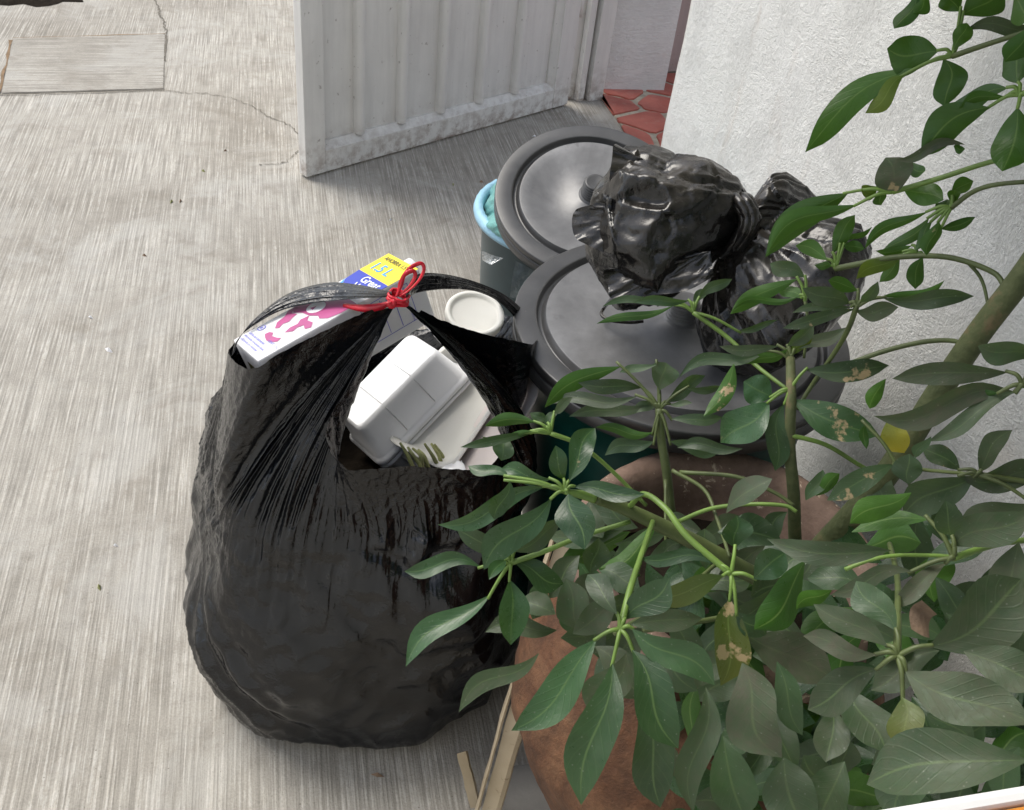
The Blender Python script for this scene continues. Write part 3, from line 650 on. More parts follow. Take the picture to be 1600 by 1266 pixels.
for k in range(4):
    V, F = [], []
    for i in range(25):
        a = 2 * math.pi * i / 24; ax_ = (KN - pY(618, 480, 1.105)).normalized(); s1_ = ax_.orthogonal().normalized(); s2_ = ax_.cross(s1_)
    c = KN + ax_ * (k * .0030 - .004) + s1_ * .002 * math.sin(k * 2); pts = [c + (s1_ * math.cos(2 * math.pi * i / 20) + s2_ * math.sin(2 * math.pi * i / 20)) * (.0135 + .0015 * math.sin(i * 1.3 + k)) for i in range(21)]
    V, F = tube_geo(pts, .0021, 6); obj('wrap', V, F, M_rib, rb, True)
ribbon('tail', [kp(617, 470, -.004), kp(612, 476, -.004), kp(610, 472, -.004)], .012, M_rib, rb, 6, .5)
ribbon('tail', [onC(608, 474, .010), onC(590, 480, .006), onC(565, 481, .004), onC(536, 476, .004)], .012, M_rib, rb, 6, .4)

# ------------------------------------------------------------------ carton
ct = thing('milk_carton', 'white milk carton with pink cow print and yellow top lying in the bag', 'carton', CP0)
CF = Matrix.Translation(CP0) @ CR.to_4x4()                        # x along, y across printed face, -z outwards
cbx = box('carton_box', (0, 0, 0), (CL, CW, CS), M_cart, ct, .0025, CF)
def face(name, pts, mat, lift=.0006, side='front', parent=None):
    V = []
    for (u, w) in pts: V.append(CF @ (Vector((u * CL, w * CW, -lift)) if side == 'front' else Vector((u * CL, CW + lift, w * CS)) if side == 'side' else Vector((-lift, u * CW, w * CS))))
    return obj(name, V, [tuple(range(len(V)))], mat, parent or cbx)
def text(name, body, mat, u, w, size, side='front', lift=.0012, rot=0.0, sx=1.0):
    cu = bpy.data.curves.new(name, 'FONT'); cu.body = body; cu.size = size; cu.offset = size * .018; cu.align_x = 'LEFT'; tmp = bpy.data.objects.new(name, cu); COL.objects.link(tmp)
    bpy.context.view_layer.update(); me = bpy.data.meshes.new_from_object(tmp.evaluated_get(bpy.context.evaluated_depsgraph_get())); bpy.data.objects.remove(tmp)
    for v in me.vertices:
        x, y = v.co.x * sx, v.co.y
        v.co = CF @ (Vector((u * CL + y, w * CW + x, -lift)) if side == 'front' else Vector((u * CL + y, CW + lift, w * CS + x)))
    me.materials.clear(); me.materials.append(mat); return link(name, me, mat, cbx)
# upright reading direction of the pack: 'up' is towards the cap (+x), reading across the width (+y)
UP = math.pi / 2
face('yellow_band', [(.80, .0), (.998, .0), (.998, .985), (.80, .985)], M_yel)
arc = [(.80, t) for t in np.linspace(0.0, .985, 12)] + [(.80 - .165 + .05 * abs(t - .5) * 2 - .0, t) for t in np.linspace(.985, 0.12, 14)] + [(.70, .04)]
face('blue_band', arc, M_blu, .0007)
face('light_blue_edge', [(.70, .03)] + [(.632 + .05 * abs(t - .5) * 2, t) for t in np.linspace(.12, .5, 8)] + [(.618 + .05 * abs(t - .5) * 2, t) for t in np.linspace(.5, .08, 8)], M_cya, .0009)
text('lettering', 'AHORRA 1.5 L', M_blk, .945, .10, .0115, rot=UP, sx=.95); text('lettering', '1.5 L', M_cya, .845, .10, .026, rot=UP, sx=1.0)
text('lettering', 'Great', M_whi, .735, .34, .021, rot=UP, sx=1.0); text('lettering', 'Value', M_whi, .668, .36, .020, rot=UP, sx=1.0)
face('pink_field', [(.60, .0), (.60, .985), (.50, .985), (.43, .93), (.40, .80), (.41, .70), (.38, .55), (.37, .35), (.34, .2), (.36, .05), (.42, 0)], M_pnk, .0006)
def blob(pts, mat, lift): face('cow_print', pts, mat, lift)
el = lambda cu, cw, ru, rw, n=18, a0=0, a1=2 * math.pi: [(cu + ru * math.cos(a0 + (a1 - a0) * i / n), cw + rw * math.sin(a0 + (a1 - a0) * i / n)) for i in range(n if a1 - a0 > 6.2 else n + 1)]
blob(el(.445, .42, .055, .17), M_whi, .0008); blob(el(.43, .40, .022, .06, 3), M_pnk, .001)
blob([(.40, .2), (.36, .12), (.33, .18), (.345, .3), (.31, .34), (.28, .40), (.25, .36), (.215, .42), (.20, .36), (.235, .22), (.29, .17), (.33, .05), (.37, .06)], M_pnk, .0006)
blob([(.38, .55), (.35, .66), (.36, .80), (.33, .92), (.30, .86), (.315, .74), (.28, .70), (.25, .74), (.215, .64), (.255, .58), (.30, .60), (.33, .52)], M_pnk, .0006)
blob([(.165, .38), (.175, .46), (.155, .54), (.165, .66), (.18, .74), (.15, .78), (.125, .70), (.115, .58), (.125, .46), (.14, .36)], M_pnk, .0006)
face('seal_mark', el(.155, .13, .025, .075), M_txt, .0006); face('seal_mark', el(.155, .13, .018, .054), M_cart, .0008); face('seal_mark', el(.155, .13, .011, .03), M_txt, .001)
for k, t_ in enumerate(('Leche parcialmente', 'descremada ultrapasteurizada', 'y adicionada con vitaminas')): text('lettering', t_, M_txt, .085 - k * .027, .06, .0068 if k == 0 else .0056, rot=UP)
text('lettering', 'CONT. 1.5 L', M_txt, .115, .62, .006, rot=UP)
# nutrition panel on the side face
for (u0, u1, w0, w1) in ((.60, .905, .10, .112), (.60, .905, .80, .812), (.60, .604, .10, .81), (.901, .905, .10, .81), (.80, .805, .14, .78), (.72, .724, .14, .78)): face('print_line', [(u0, w0), (u1, w0), (u1, w1), (u0, w1)], M_txt, .0006, 'side')
text('lettering', 'INFORMACION NUTRIMENTAL', M_txt, .87, .14, .0042, 'side', rot=UP); 
for k in range(7): text('lettering', ['Energia      kcal', 'Proteina      g', 'Grasas        g', 'Azucares      g', 'Sodio        mg', 'Calcio       mg', 'Vitamina A'][k], M_txt, .82 - k * .032, .16, .0040, 'side', rot=UP)
face('bar_print', [(.3, .3), (.7, .3), (.7, .5), (.3, .5)], M_blk, .0006, 'end')
CM = CF @ Matrix.Translation((CL, CW * .38, .022)) @ Matrix.Rotation(math.pi / 2, 4, 'Y')
lathe('cap', [(.0145, 0), (.0145, .006), (.0150, .006), (.0150, .016), (.0135, .018), (0, .018)], M_whi, ct, CM, 40, wob=lambda p, a, j: p * (1 + (.02 if j in (2, 3) else 0) * math.sin(a * 20)) if j in (2, 3) else p)

# ------------------------------------------------------------------ foam boxes and trays in the bag
def rrect(L, W, r, n=6):
    out = []
    for (cx, cy, a0) in ((L / 2 - r, W / 2 - r, 0), (-L / 2 + r, W / 2 - r, 90), (-L / 2 + r, -W / 2 + r, 180), (L / 2 - r, -W / 2 + r, 270)):
        for k in range(n + 1): a = math.radians(a0 + 90 * k / n); out.append((cx + r * math.cos(a), cy + r * math.sin(a)))
    return out
def tray_rows(name, rows, mat, parent, fr, caplast=True, wob=None):
    V, F = [], []; n = 28
    for (L, W, r, z) in rows:
        for (x, y) in rrect(L, W, r): p = Vector((x, y, z)); V.append(fr @ (wob(p) if wob else p))
    for i in range(len(rows) - 1):
        for k in range(n): F.append((i * n + k, i * n + (k + 1) % n, (i + 1) * n + (k + 1) % n, (i + 1) * n + k))
    if caplast: F.append(tuple((len(rows) - 1) * n + k for k in range(n)))
    o = obj(name, V, F, mat, parent, True)
    md = o.modifiers.new('e', 'EDGE_SPLIT'); md.split_angle = math.radians(50); return o
FB = Vector((.1869, 1.2751, .4498)); FRm = Matrix(((.7349, -.3473, -.5824), (.4338, .901, .0101), (.5212, -.2601, .8128))).to_4x4(); FFm = Matrix.Translation(FB) @ FRm
fl, fw, fh = .2183, .136, .0736
fo = thing('foam_box', 'closed white foam takeaway box, largest thing in the open bag', 'foam box', FB, 'foam takeaway boxes')
dent = lambda p: p + Vector((0, 0, .0016 * mn.noise(p * 30)))
blid = tray_rows('box_lid', [(fl - .004, fw - .004, .02, -.002), (fl, fw, .02, .0), (fl, fw, .02, .005), (fl - .006, fw - .006, .018, .008), (fl - .014, fw - .014, .018, .012), (fl - .034, fw - .034, .016, fh - .008), (fl - .038, fw - .038, .015, fh - .003), (fl - .044, fw - .044, .013, fh), (fl - .05, fw - .05, .012, fh - .0005), (fl - .1, fw - .08, .01, fh + .001)], M_foam, fo, FFm, True, dent)
tray_rows('box_base', [(fl - .004, fw - .004, .02, -.003), (fl - .001, fw - .001, .02, -.005), (fl - .001, fw - .001, .02, -.009), (fl - .016, fw - .016, .018, -.012), (fl - .04, fw - .04, .015, -.058), (fl - .06, fw - .06, .012, -.062)], M_foam, fo, FFm, True, dent)
for t_ in (-.035, .03):                                             # pressed groove lines across the lid
    pts = [FFm @ Vector((t_, -fw / 2 + .0075, .0135)), FFm @ Vector((t_, -fw / 2 + .0165, fh - .0085)), FFm @ Vector((t_, -fw / 2 + .0225, fh + .0008)), FFm @ Vector((t_, fw / 2 - .03, fh + .001))]
    V, F = tube_geo(pts, .0012, 6); obj('pressed_line', V, F, M_foam, blid, True)
def quadframe(a, b, d):
    a, b, d = Vector(a), Vector(b), Vector(d); x = (b - a).normalized(); z = x.cross(d - a).normalized(); y = z.cross(x); return a, x, y, z, Matrix(((x.x, y.x, z.x, 0), (x.y, y.y, z.y, 0), (x.z, y.z, z.z, 0), (0, 0, 0, 1)))
# cream tray wedged beside the box
a, x, y, z, Rq = quadframe(pY(700, 722, 1.13), pY(778, 606, 1.22), pY(650, 668, 1.20))
t2 = thing('foam_tray', 'cream foam tray with rounded corner wedged right of the white box', 'foam tray', a, 'foam takeaway boxes')
T2 = Matrix.Translation(a + x * .085 + y * .055) @ Rq
tray_rows('tray', [(.2, .135, .03, -.004), (.206, .14, .032, .0), (.206, .14, .032, .004), (.196, .13, .03, .004), (.186, .12, .028, -.004), (.17, .106, .026, -.022), (.15, .09, .02, -.026), (.1, .05, .01, -.026)], M_foam2, t2, T2, True, dent)
T3 = Matrix.Translation(a + x * .08 + y * .045 - z * .03) @ Rq
tray_rows('tray_base', [(.2, .135, .03, .0), (.21, .145, .032, -.004), (.205, .14, .032, -.009), (.17, .106, .026, -.03), (.1, .05, .01, -.03)], M_foam2, t2, T3, True, dent)
a, x, y, z, Rq = quadframe(pY(705, 745, 1.11), pY(795, 610, 1.19), pY(690, 700, 1.2))
t4 = thing('card_plate', 'stained pinkish white card plate at the right edge of the bag opening', 'plate', a)
T4 = Matrix.Translation(a + x * .09 - y * .012 - z * .012) @ Rq
tray_rows('plate', [(.22, .12, .05, .0), (.23, .13, .055, .001), (.23, .13, .055, .004), (.22, .12, .05, .005), (.18, .08, .03, .0), (.1, .04, .01, -.001)], M_foam3, t4, T4, True, dent)
cc = pY(741, 494, 1.235); cu_ = thing('foam_bowl', 'small round white foam bowl lid under the right strap of the bag', 'bowl', cc)
lathe('bowl', [(.0, .004), (.034, .004), (.0375, .005), (.039, .0085), (.0405, .0095), (.044, .0095), (.046, .008), (.0465, .0), (.0455, -.006), (.043, -.008), (.036, -.05)], M_foam2, cu_, frame_from(cc, (.05, -.25, 1)), 64)
rnd = random.Random(9)
for k in range(7):
    x0 = 640 + k * 9 + rnd.uniform(-3, 3); Yd = 1.06 + .01 * k
    x0 -= 2; Yd += .03; pts = [pY(x0 + 12, 745, Yd - .01), pY(x0 + rnd.uniform(4, 10), 728, Yd + .0), pY(x0 + rnd.uniform(-2, 6), 712, Yd + .012), pY(x0 - rnd.uniform(4, 14), rnd.uniform(692, 704), Yd + .03)]
    P = catmull(pts, 5); V, F = tube_geo(P, radii([.0028, .0036, .002], len(P)), 7); o = obj('vegetable_stalk', V, F, M_stem, None, True)
    tag(o, 'limp yellow green vegetable stalk below the white foam box, ' + ['first from the left', 'second from the left', 'third from the left', 'fourth from the left', 'fifth from the left', 'sixth from the left', 'nearest the cream tray'][k], 'food scrap', 'vegetable stalks in the bag')
sc = sheet('torn_paper', [pY(690, 728, 1.03), pY(722, 716, 1.05), pY(735, 742, 1.01), pY(700, 745, 1.0)], M_foam, None, 12, .006, 2, 60); tag(sc, 'crumpled scrap of torn white paper at the front lip of the bag', 'paper')
# hidden fill that carries the boxes
fill = thing('bag_fill', 'dark rubbish filling the big bag below the foam boxes', 'rubbish', (.1, 1.19, .3))
V, F = [], []; n1, n2 = 48, 14
for i in range(n1):
    a = 2 * math.pi * i / n1
    for j in range(n2): r = j / (n2 - 1); V.append(Vector((.1 + .225 * r * math.cos(a), 1.19 + .19 * r * math.sin(a), .35 - .03 * r + .03 * mn.noise(Vector((r * math.cos(a) * 5, r * math.sin(a) * 5, 0))))))
for i in range(n1):
    for j in range(n2 - 1): i2 = (i + 1) % n1; F.append((i * n2 + j, i2 * n2 + j, i2 * n2 + j + 1, i * n2 + j + 1))
obj('rubbish_surface', V, F, M_soil, fill, True)

# ================================================================== small tied bag lying on the lids
def loft(name, rings, mat, parent, seed, nA=150, sub=7, folds=.16, nf=2.3, crum=.010, cf=26, capend=False, inward=None):
    """rings: (centre, half-size along a, half-size along b, a axis, b axis)"""
    C = catmull([r[0] for r in rings], sub); m = len(C); t_ = np.linspace(0, len(rings) - 1, m); V, F = [], []
    A = [np.interp(t_, range(len(rings)), [r[1] for r in rings]), np.interp(t_, range(len(rings)), [r[2] for r in rings])]
    for i in range(m):
        k = int(min(t_[i], len(rings) - 1)); k2 = min(k + 1, len(rings) - 1); f = t_[i] - k
        ax_ = rings[k][3].lerp(rings[k2][3], f).normalized(); bx_ = rings[k][4].lerp(rings[k2][4], f).normalized()
        for q in range(nA):
            a = 2 * math.pi * q / nA; ca, sa = math.cos(a), math.sin(a)
            fo_ = .65 * ridged(ca * nf + seed, sa * nf, t_[i] * .33) + .35 * ridged(ca * nf * 2.4, sa * nf * 2.4 + seed, t_[i] * .5)
            r = 1 + folds * fo_
            p = C[i] + ax_ * (ca * A[0][i] * r) + bx_ * (sa * A[1][i] * r)
            sc_ = min(1.0, min(A[0][i], A[1][i]) / .05)
            o_ = (ax_ * ca + bx_ * sa); w_ = p + Vector((mn.noise(p * 9 + Vector((seed, 0, 0))), mn.noise(p * 9 + Vector((5, seed, 0))), mn.noise(p * 9 + Vector((0, 7, seed))))) * .03; p = p + o_ * crum * sc_ * (1.05 * facet(w_, cf * .8, seed) + .22 * facet(w_, cf * 2.1, seed + 3) + .75 * ridged(w_.x * cf * .45, w_.y * cf * .45, w_.z * cf * .45 + seed))
            V.append(p)
    for i in range(m - 1):
        for q in range(nA): q2 = (q + 1) % nA; F.append((i * nA + q, i * nA + q2, (i + 1) * nA + q2, (i + 1) * nA + q))
    if capend: F.append(tuple((m - 1) * nA + q for q in range(nA)))
    return obj(name, V, F, mat, parent, True)
sb = thing('small_tied_bag', 'small dusty black rubbish bag knotted in the middle, lying across the lids', 'rubbish bag', pd(1160, 370, 1.55))
vw = -ray(1100, 360); upv = (Vector((0, 0, 1)) - vw * vw.z).normalized(); rt = upv.cross(vw).normalized()
def P_(x, y, d): return pd(x, y, d)
def rr(x, y, d, h, dep, tilt=0.0):                    # ring whose plane holds the view direction and an image direction
    im = (upv * math.cos(tilt) + rt * math.sin(tilt)); return (P_(x, y, d), h * d / FPX, dep * d / FPX, im, vw)
loft('bag_neck', [rr(1160, 348, 1.49, 24, 26, .1), rr(1140, 350, 1.485, 44, 45, .1), rr(1100, 360, 1.47, 72, 62, .05), rr(1050, 362, 1.465, 92, 74, -.05), rr(1005, 358, 1.47, 100, 76, -.15), rr(968, 356, 1.49, 92, 74, -.15), rr(938, 354, 1.51, 58, 52, -.1), rr(922, 352, 1.52, 34, 34, -.1), rr(945, 352, 1.52, 20, 20, 0)], M_bag2, sb, 3.0, nA=220, sub=14, folds=.20, nf=1.5, crum=.019, cf=19)
loft('bag_ear', [rr(1168, 340, 1.50, 20, 20), rr(1190, 330, 1.51, 40, 34), rr(1225, 332, 1.53, 44, 38, -.2), rr(1262, 345, 1.56, 40, 34, -.3), rr(1290, 358, 1.58, 26, 22, -.3), rr(1305, 365, 1.59, 6, 6)], M_bag2, sb, 8.0, nA=180, sub=12, folds=.26, nf=1.8, crum=.014, cf=24, capend=True)
loft('bag_body', [rr(1160, 362, 1.50, 20, 20, .8), rr(1172, 385, 1.50, 60, 40, .7), rr(1200, 420, 1.50, 110, 70, .7), rr(1225, 455, 1.50, 128, 90, .6), rr(1245, 490, 1.50, 118, 90, .6), rr(1262, 520, 1.50, 84, 70, .6), rr(1270, 535, 1.50, 30, 30, .6)], M_bag2, sb, 15.0, nA=220, sub=14, folds=.14, nf=2.0, crum=.016, cf=18, capend=True)
def film_fan(name, px, mat, seed, amp=.006):
    """free film flap: list of outline pixels with depth, fanned from the first point"""
    c = P_(*px[0]); V = [c]; F = []; rim = catmull([P_(*p) for p in px[1:]], 9); R_ = 16
    for i, p in enumerate(rim):
        for k in range(1, R_ + 1):
            q = c.lerp(p, k / R_); V.append(q + vw * (amp * ridged(i * .11 + seed, k * .10, seed) * (k / R_) + .010 * facet(q, 26) + .004 * facet(q, 55, 2)))
    for i in range(len(rim) - 1):
        F.append((0, 1 + i * R_, 1 + (i + 1) * R_))
        for k in range(R_ - 1): a = 1 + i * R_ + k; b = 1 + (i + 1) * R_ + k; F.append((a, a + 1, b + 1, b))
    return obj(name, V, F, mat, sb, True)
film_fan('film_flap', [(1075, 285, 1.46), (1110, 282, 1.47), (1060, 262, 1.47), (1010, 245, 1.47), (975, 232, 1.47), (960, 226, 1.46), (956, 250, 1.45), (955, 295, 1.44), (985, 300, 1.43), (1030, 310, 1.42)], M_bag2, 2)
film_fan('film_flap', [(1000, 340, 1.42), (960, 300, 1.43), (930, 318, 1.44), (900, 328, 1.45), (894, 348, 1.45), (900, 372, 1.44), (930, 388, 1.43), (960, 400, 1.42), (990, 395, 1.41)], M_bag2, 6, .007)
film_fan('film_flap', [(1110, 392, 1.40), (1040, 418, 1.40), (985, 425, 1.41), (945, 422, 1.42), (950, 448, 1.42), (960, 468, 1.42), (1010, 462, 1.41), (1070, 455, 1.40), (1115, 432, 1.40)], M_bag2, 9, .008)
film_fan('film_flap', [(1165, 335, 1.46), (1150, 300, 1.47), (1120, 283, 1.48), (1128, 277, 1.48), (1145, 280, 1.47), (1160, 296, 1.46), (1172, 315, 1.45)], M_bag2, 12, .005)
rnd = random.Random(4)
for k in range(7):                                    # twisted strands round the knot
    o_ = k * 4.2 - 12; dd = .012 * math.sin(k * 2.1)
    pts = [P_(1140 + o_, 300 + k, 1.47), P_(1156 + o_, 312, 1.438 + dd), P_(1170 + o_ * .8, 335, 1.43 + dd), P_(1168 + o_ * .7, 358, 1.432 + dd), P_(1150 + o_ * .7, 385, 1.445), P_(1136 + o_ * .5, 400, 1.47)]
    C = catmull(pts, 6); V, F = tube_geo(C, [.0075 * (1 + .35 * mn.noise(Vector((i * .4, k, 0)))) for i in range(len(C))], 9); obj('knot_strand', V, F, M_bag2, sb, True)
C = catmull([P_(960, 462, 1.43), pz(945, 480, fc.z + .014), pz(940, 492, fc.z + .010), pz(955, 501, fc.z + .010), pz(985, 504, fc.z + .010), pz(1005, 502, fc.z + .012)], 6)
V, F = tube_geo(C, .0028, 7); obj('twisted_tail', V, F, M_bag2, sb, True)

# ================================================================== clay pot and the strips leaning on it
PC = Vector((.52, .72, 0)); PM = Matrix.Translation(PC)
pot = thing('clay_pot', 'big weathered orange clay pot holding the plant', 'plant pot', PC)
lump = lambda p, a, j: Vector((p.x, p.y, p.z)) * 1.0 + Vector((p.x, p.y, 0)) * (.05 * mn.noise(Vector((math.cos(a) * 1.4, math.sin(a) * 1.4, p.z * 6))) + .018 * mn.noise(Vector((math.cos(a) * 6, math.sin(a) * 6, p.z * 24))))
prof = [(0, .002), (.10, .0), (.122, .004), (.128, .02)] + [(float(np.interp(z, [.02, .08, .16, .26, .36, .44, .50, .54], [.128, .15, .185, .228, .252, .245, .218, .186])), z) for z in np.linspace(.04, .54, 22)]
lump0 = lump; lump = lambda p, a, j: lump0(p, a, j) + Vector((.02, .055, 0)) * max(0, (p.z - .34) / .2)
lathe('pot_body', prof, M_pot, pot, PM, 96, wob=lump)
lathe('rim', [(.182, .535), (.198, .540), (.209, .553), (.211, .567), (.204, .580), (.191, .586), (.178, .583), (.169, .570), (.166, .545), (.164, .47)], M_rim, pot, PM, 96, wob=lump)
lathe('soil', [(.17, .49), (.12, .505), (0, .51)], M_soil, pot, PM @ Matrix.Translation((.02, .055, 0)), 48, wob=lambda p, a, j: p + Vector((0, 0, .02 * mn.noise(p * 14))))
# bent beige metal strip leaning on the pot
def Lp(x, y, Y): return pY(x, y, Y)
stp = thing('metal_strip', 'bent beige metal strip leaning against the clay pot', 'metal strip', pz(748, 1290))
def extr(name, A, B, prof, wd, nd, mat, parent, seg=16, jag=0.0):
    V, F = [], []; n = len(prof)
    for i in range(seg + 1):
        t = i / seg; p = A.lerp(B, t)
        for (u, w) in prof: V.append(p + wd * (u + jag * mn.noise(Vector((t * 9, u * 50, 1)))) + nd * w)
    for i in range(seg):
        for k in range(n - 1): F.append((i * n + k, i * n + k + 1, (i + 1) * n + k + 1, (i + 1) * n + k))
    o = obj(name, V, F, mat, parent); md = o.modifiers.new('s', 'SOLIDIFY'); md.thickness = .0016; return o
zb = pz(756, 1300, .0); A = Vector((zb.x, zb.y, .0)); B = Lp(885, 838, .86)
ld = (B - A).normalized(); vv = (CAM - A.lerp(B, .5)).normalized(); wd = ld.cross(vv).normalized(); 
if wd.x < 0: wd = -wd
nd = wd.cross(ld).normalized(); 
if nd.dot(vv) < 0: nd = -nd
extr('face', A, B, [(-.012, .0), (.010, .003), (.0165, .0), (.018, -.006)], wd, nd, M_strip, stp, 20, .002)
extr('fold', A - wd * .012, B - wd * .010, [(-.011, -.012), (-.009, .004), (-.0065, .007), (-.004, .005)], wd, nd, M_strip, stp, 20, .003)
V, F = tube_geo([B + ld * .0 + nd * .006 + wd * (.002 + .009 * math.cos(a)) + ld * .004 * math.sin(a) for a in np.linspace(0, 5.2, 14)], .0014, 6); obj('rolled_end', V, F, M_strip, stp, True)
A2 = pz(744, 1262); B2 = Lp(722, 1176, A2.y + .05)
st2 = thing('metal_offcut', 'short beige metal offcut standing beside the leaning strip', 'metal strip', A2)
wd2 = (B2 - A2).normalized().cross((CAM - A2).normalized()).normalized()
extr('face', A2, B2, [(-.009, 0), (.006, .002), (.009, -.003)], wd2, (CAM - A2).normalized(), M_strip, st2, 10, .002)
q = [pz(772, 1300), pz(790, 1205), pz(1010, 1180), pz(1020, 1330)]
pl = slab('grey_board', [(p.x, p.y) for p in q], .004, .016, M_panel, None, .002); tag(pl, 'flat grey board lying on the floor beneath the pot', 'board')

# ================================================================== umbrella plant
plant = thing('umbrella_plant', 'dusty green umbrella plant growing from the clay pot against the wall', 'plant', PC + Vector((.06, .03, .5)))
prn = random.Random(21)
def leaf(bx, by, tx, ty, w, d, side='t', dust=.35, dt=None, roll=None, arch=None, yel=0.0, brn=0.0, name='leaf'):
    if dt is None: dt = prn.uniform(-.025, .025)
    if roll is None: roll = prn.uniform(-.4, .4)
    if arch is None: arch = prn.uniform(.03, .12)
    B, T = pd(bx, by, d), pd(tx, ty, d + dt); a = T - B; L = a.length; mid = (B + T) / 2; v = (CAM - mid).normalized()
    an = a.normalized(); n = (v - an * v.dot(an)).normalized(); n = Matrix.Rotation(roll, 3, an) @ n
    if side == 'u': n = -n
    s = an.cross(n).normalized(); W = w * (d + dt / 2) / FPX / max(.6, math.cos(roll)) * .43
    NS, NTt = 14, 6; V, F, U = [], [], []; ph = prn.uniform(0, 6); und = prn.uniform(.03, .10); cup = prn.uniform(.10, .34); skew = prn.uniform(-.15, .15) if side == 'u' else prn.uniform(-.09, .09); skew2 = prn.uniform(-.07, .07); pk = prn.uniform(.46, .62); tw = prn.uniform(-.25, .25)
    for i in range(NS + 1):
        t = i / NS
        wp = (math.sin(math.pi * min(1, t / (2 * pk))) if t < pk else math.cos(math.pi / 2 * ((t - pk) / (1 - pk)) ** 1.25)); wp = max(0.0, wp) ** .92
        if t > .9: wp = max(wp * (1 - (t - .9) * 4.2), .012)
        if t == 0: wp = .02
        if t == 1: wp = .004
        sag = n * (arch * L * (4 * t * (1 - t))) + s * (skew * L * math.sin(math.pi * t) + skew2 * L * math.sin(2 * math.pi * t)); st_ = Matrix.Rotation(tw * (t - .5), 3, an) @ s; nt_ = an.cross(st_) * -1
        if nt_.dot(n) < 0: nt_ = -nt_
        for k in range(NTt + 1):
            q = 2 * k / NTt - 1; ed = nt_ * (W * wp * (cup * abs(q) ** 1.4 + und * math.sin(t * 11 + ph + q * 1.5) * abs(q) * 1.6))
            V.append(B + a * t + sag + st_ * (W * wp * q) + ed); U.append((k / NTt, t))
    for i in range(NS):
        for k in range(NTt): c = i * (NTt + 1) + k; F.append((c, c + 1, c + NTt + 2, c + NTt + 1))
    me = bpy.data.meshes.new(name); me.from_pydata([tuple(p) for p in V], [], F); uv = me.uv_layers.new(name='UVMap')
    for li, lp in enumerate(me.loops): uv.data[li].uv = U[lp.vertex_index]
    me.update()
    # make the dusty upper side follow n
    if me.polygons[len(me.polygons) // 2].normal.dot(n) < 0: me.flip_normals()
    o = link(name, me, M_leaf, plant, True); o.color = (dust, yel, brn, 1); return o
def stalk(pts, r0, r1, mat, name='petiole', n=7):
    C = catmull(pts, 6); V, F = tube_geo(C, radii([r0, r1], len(C)), n); return obj(name, V, F, mat, plant, True)
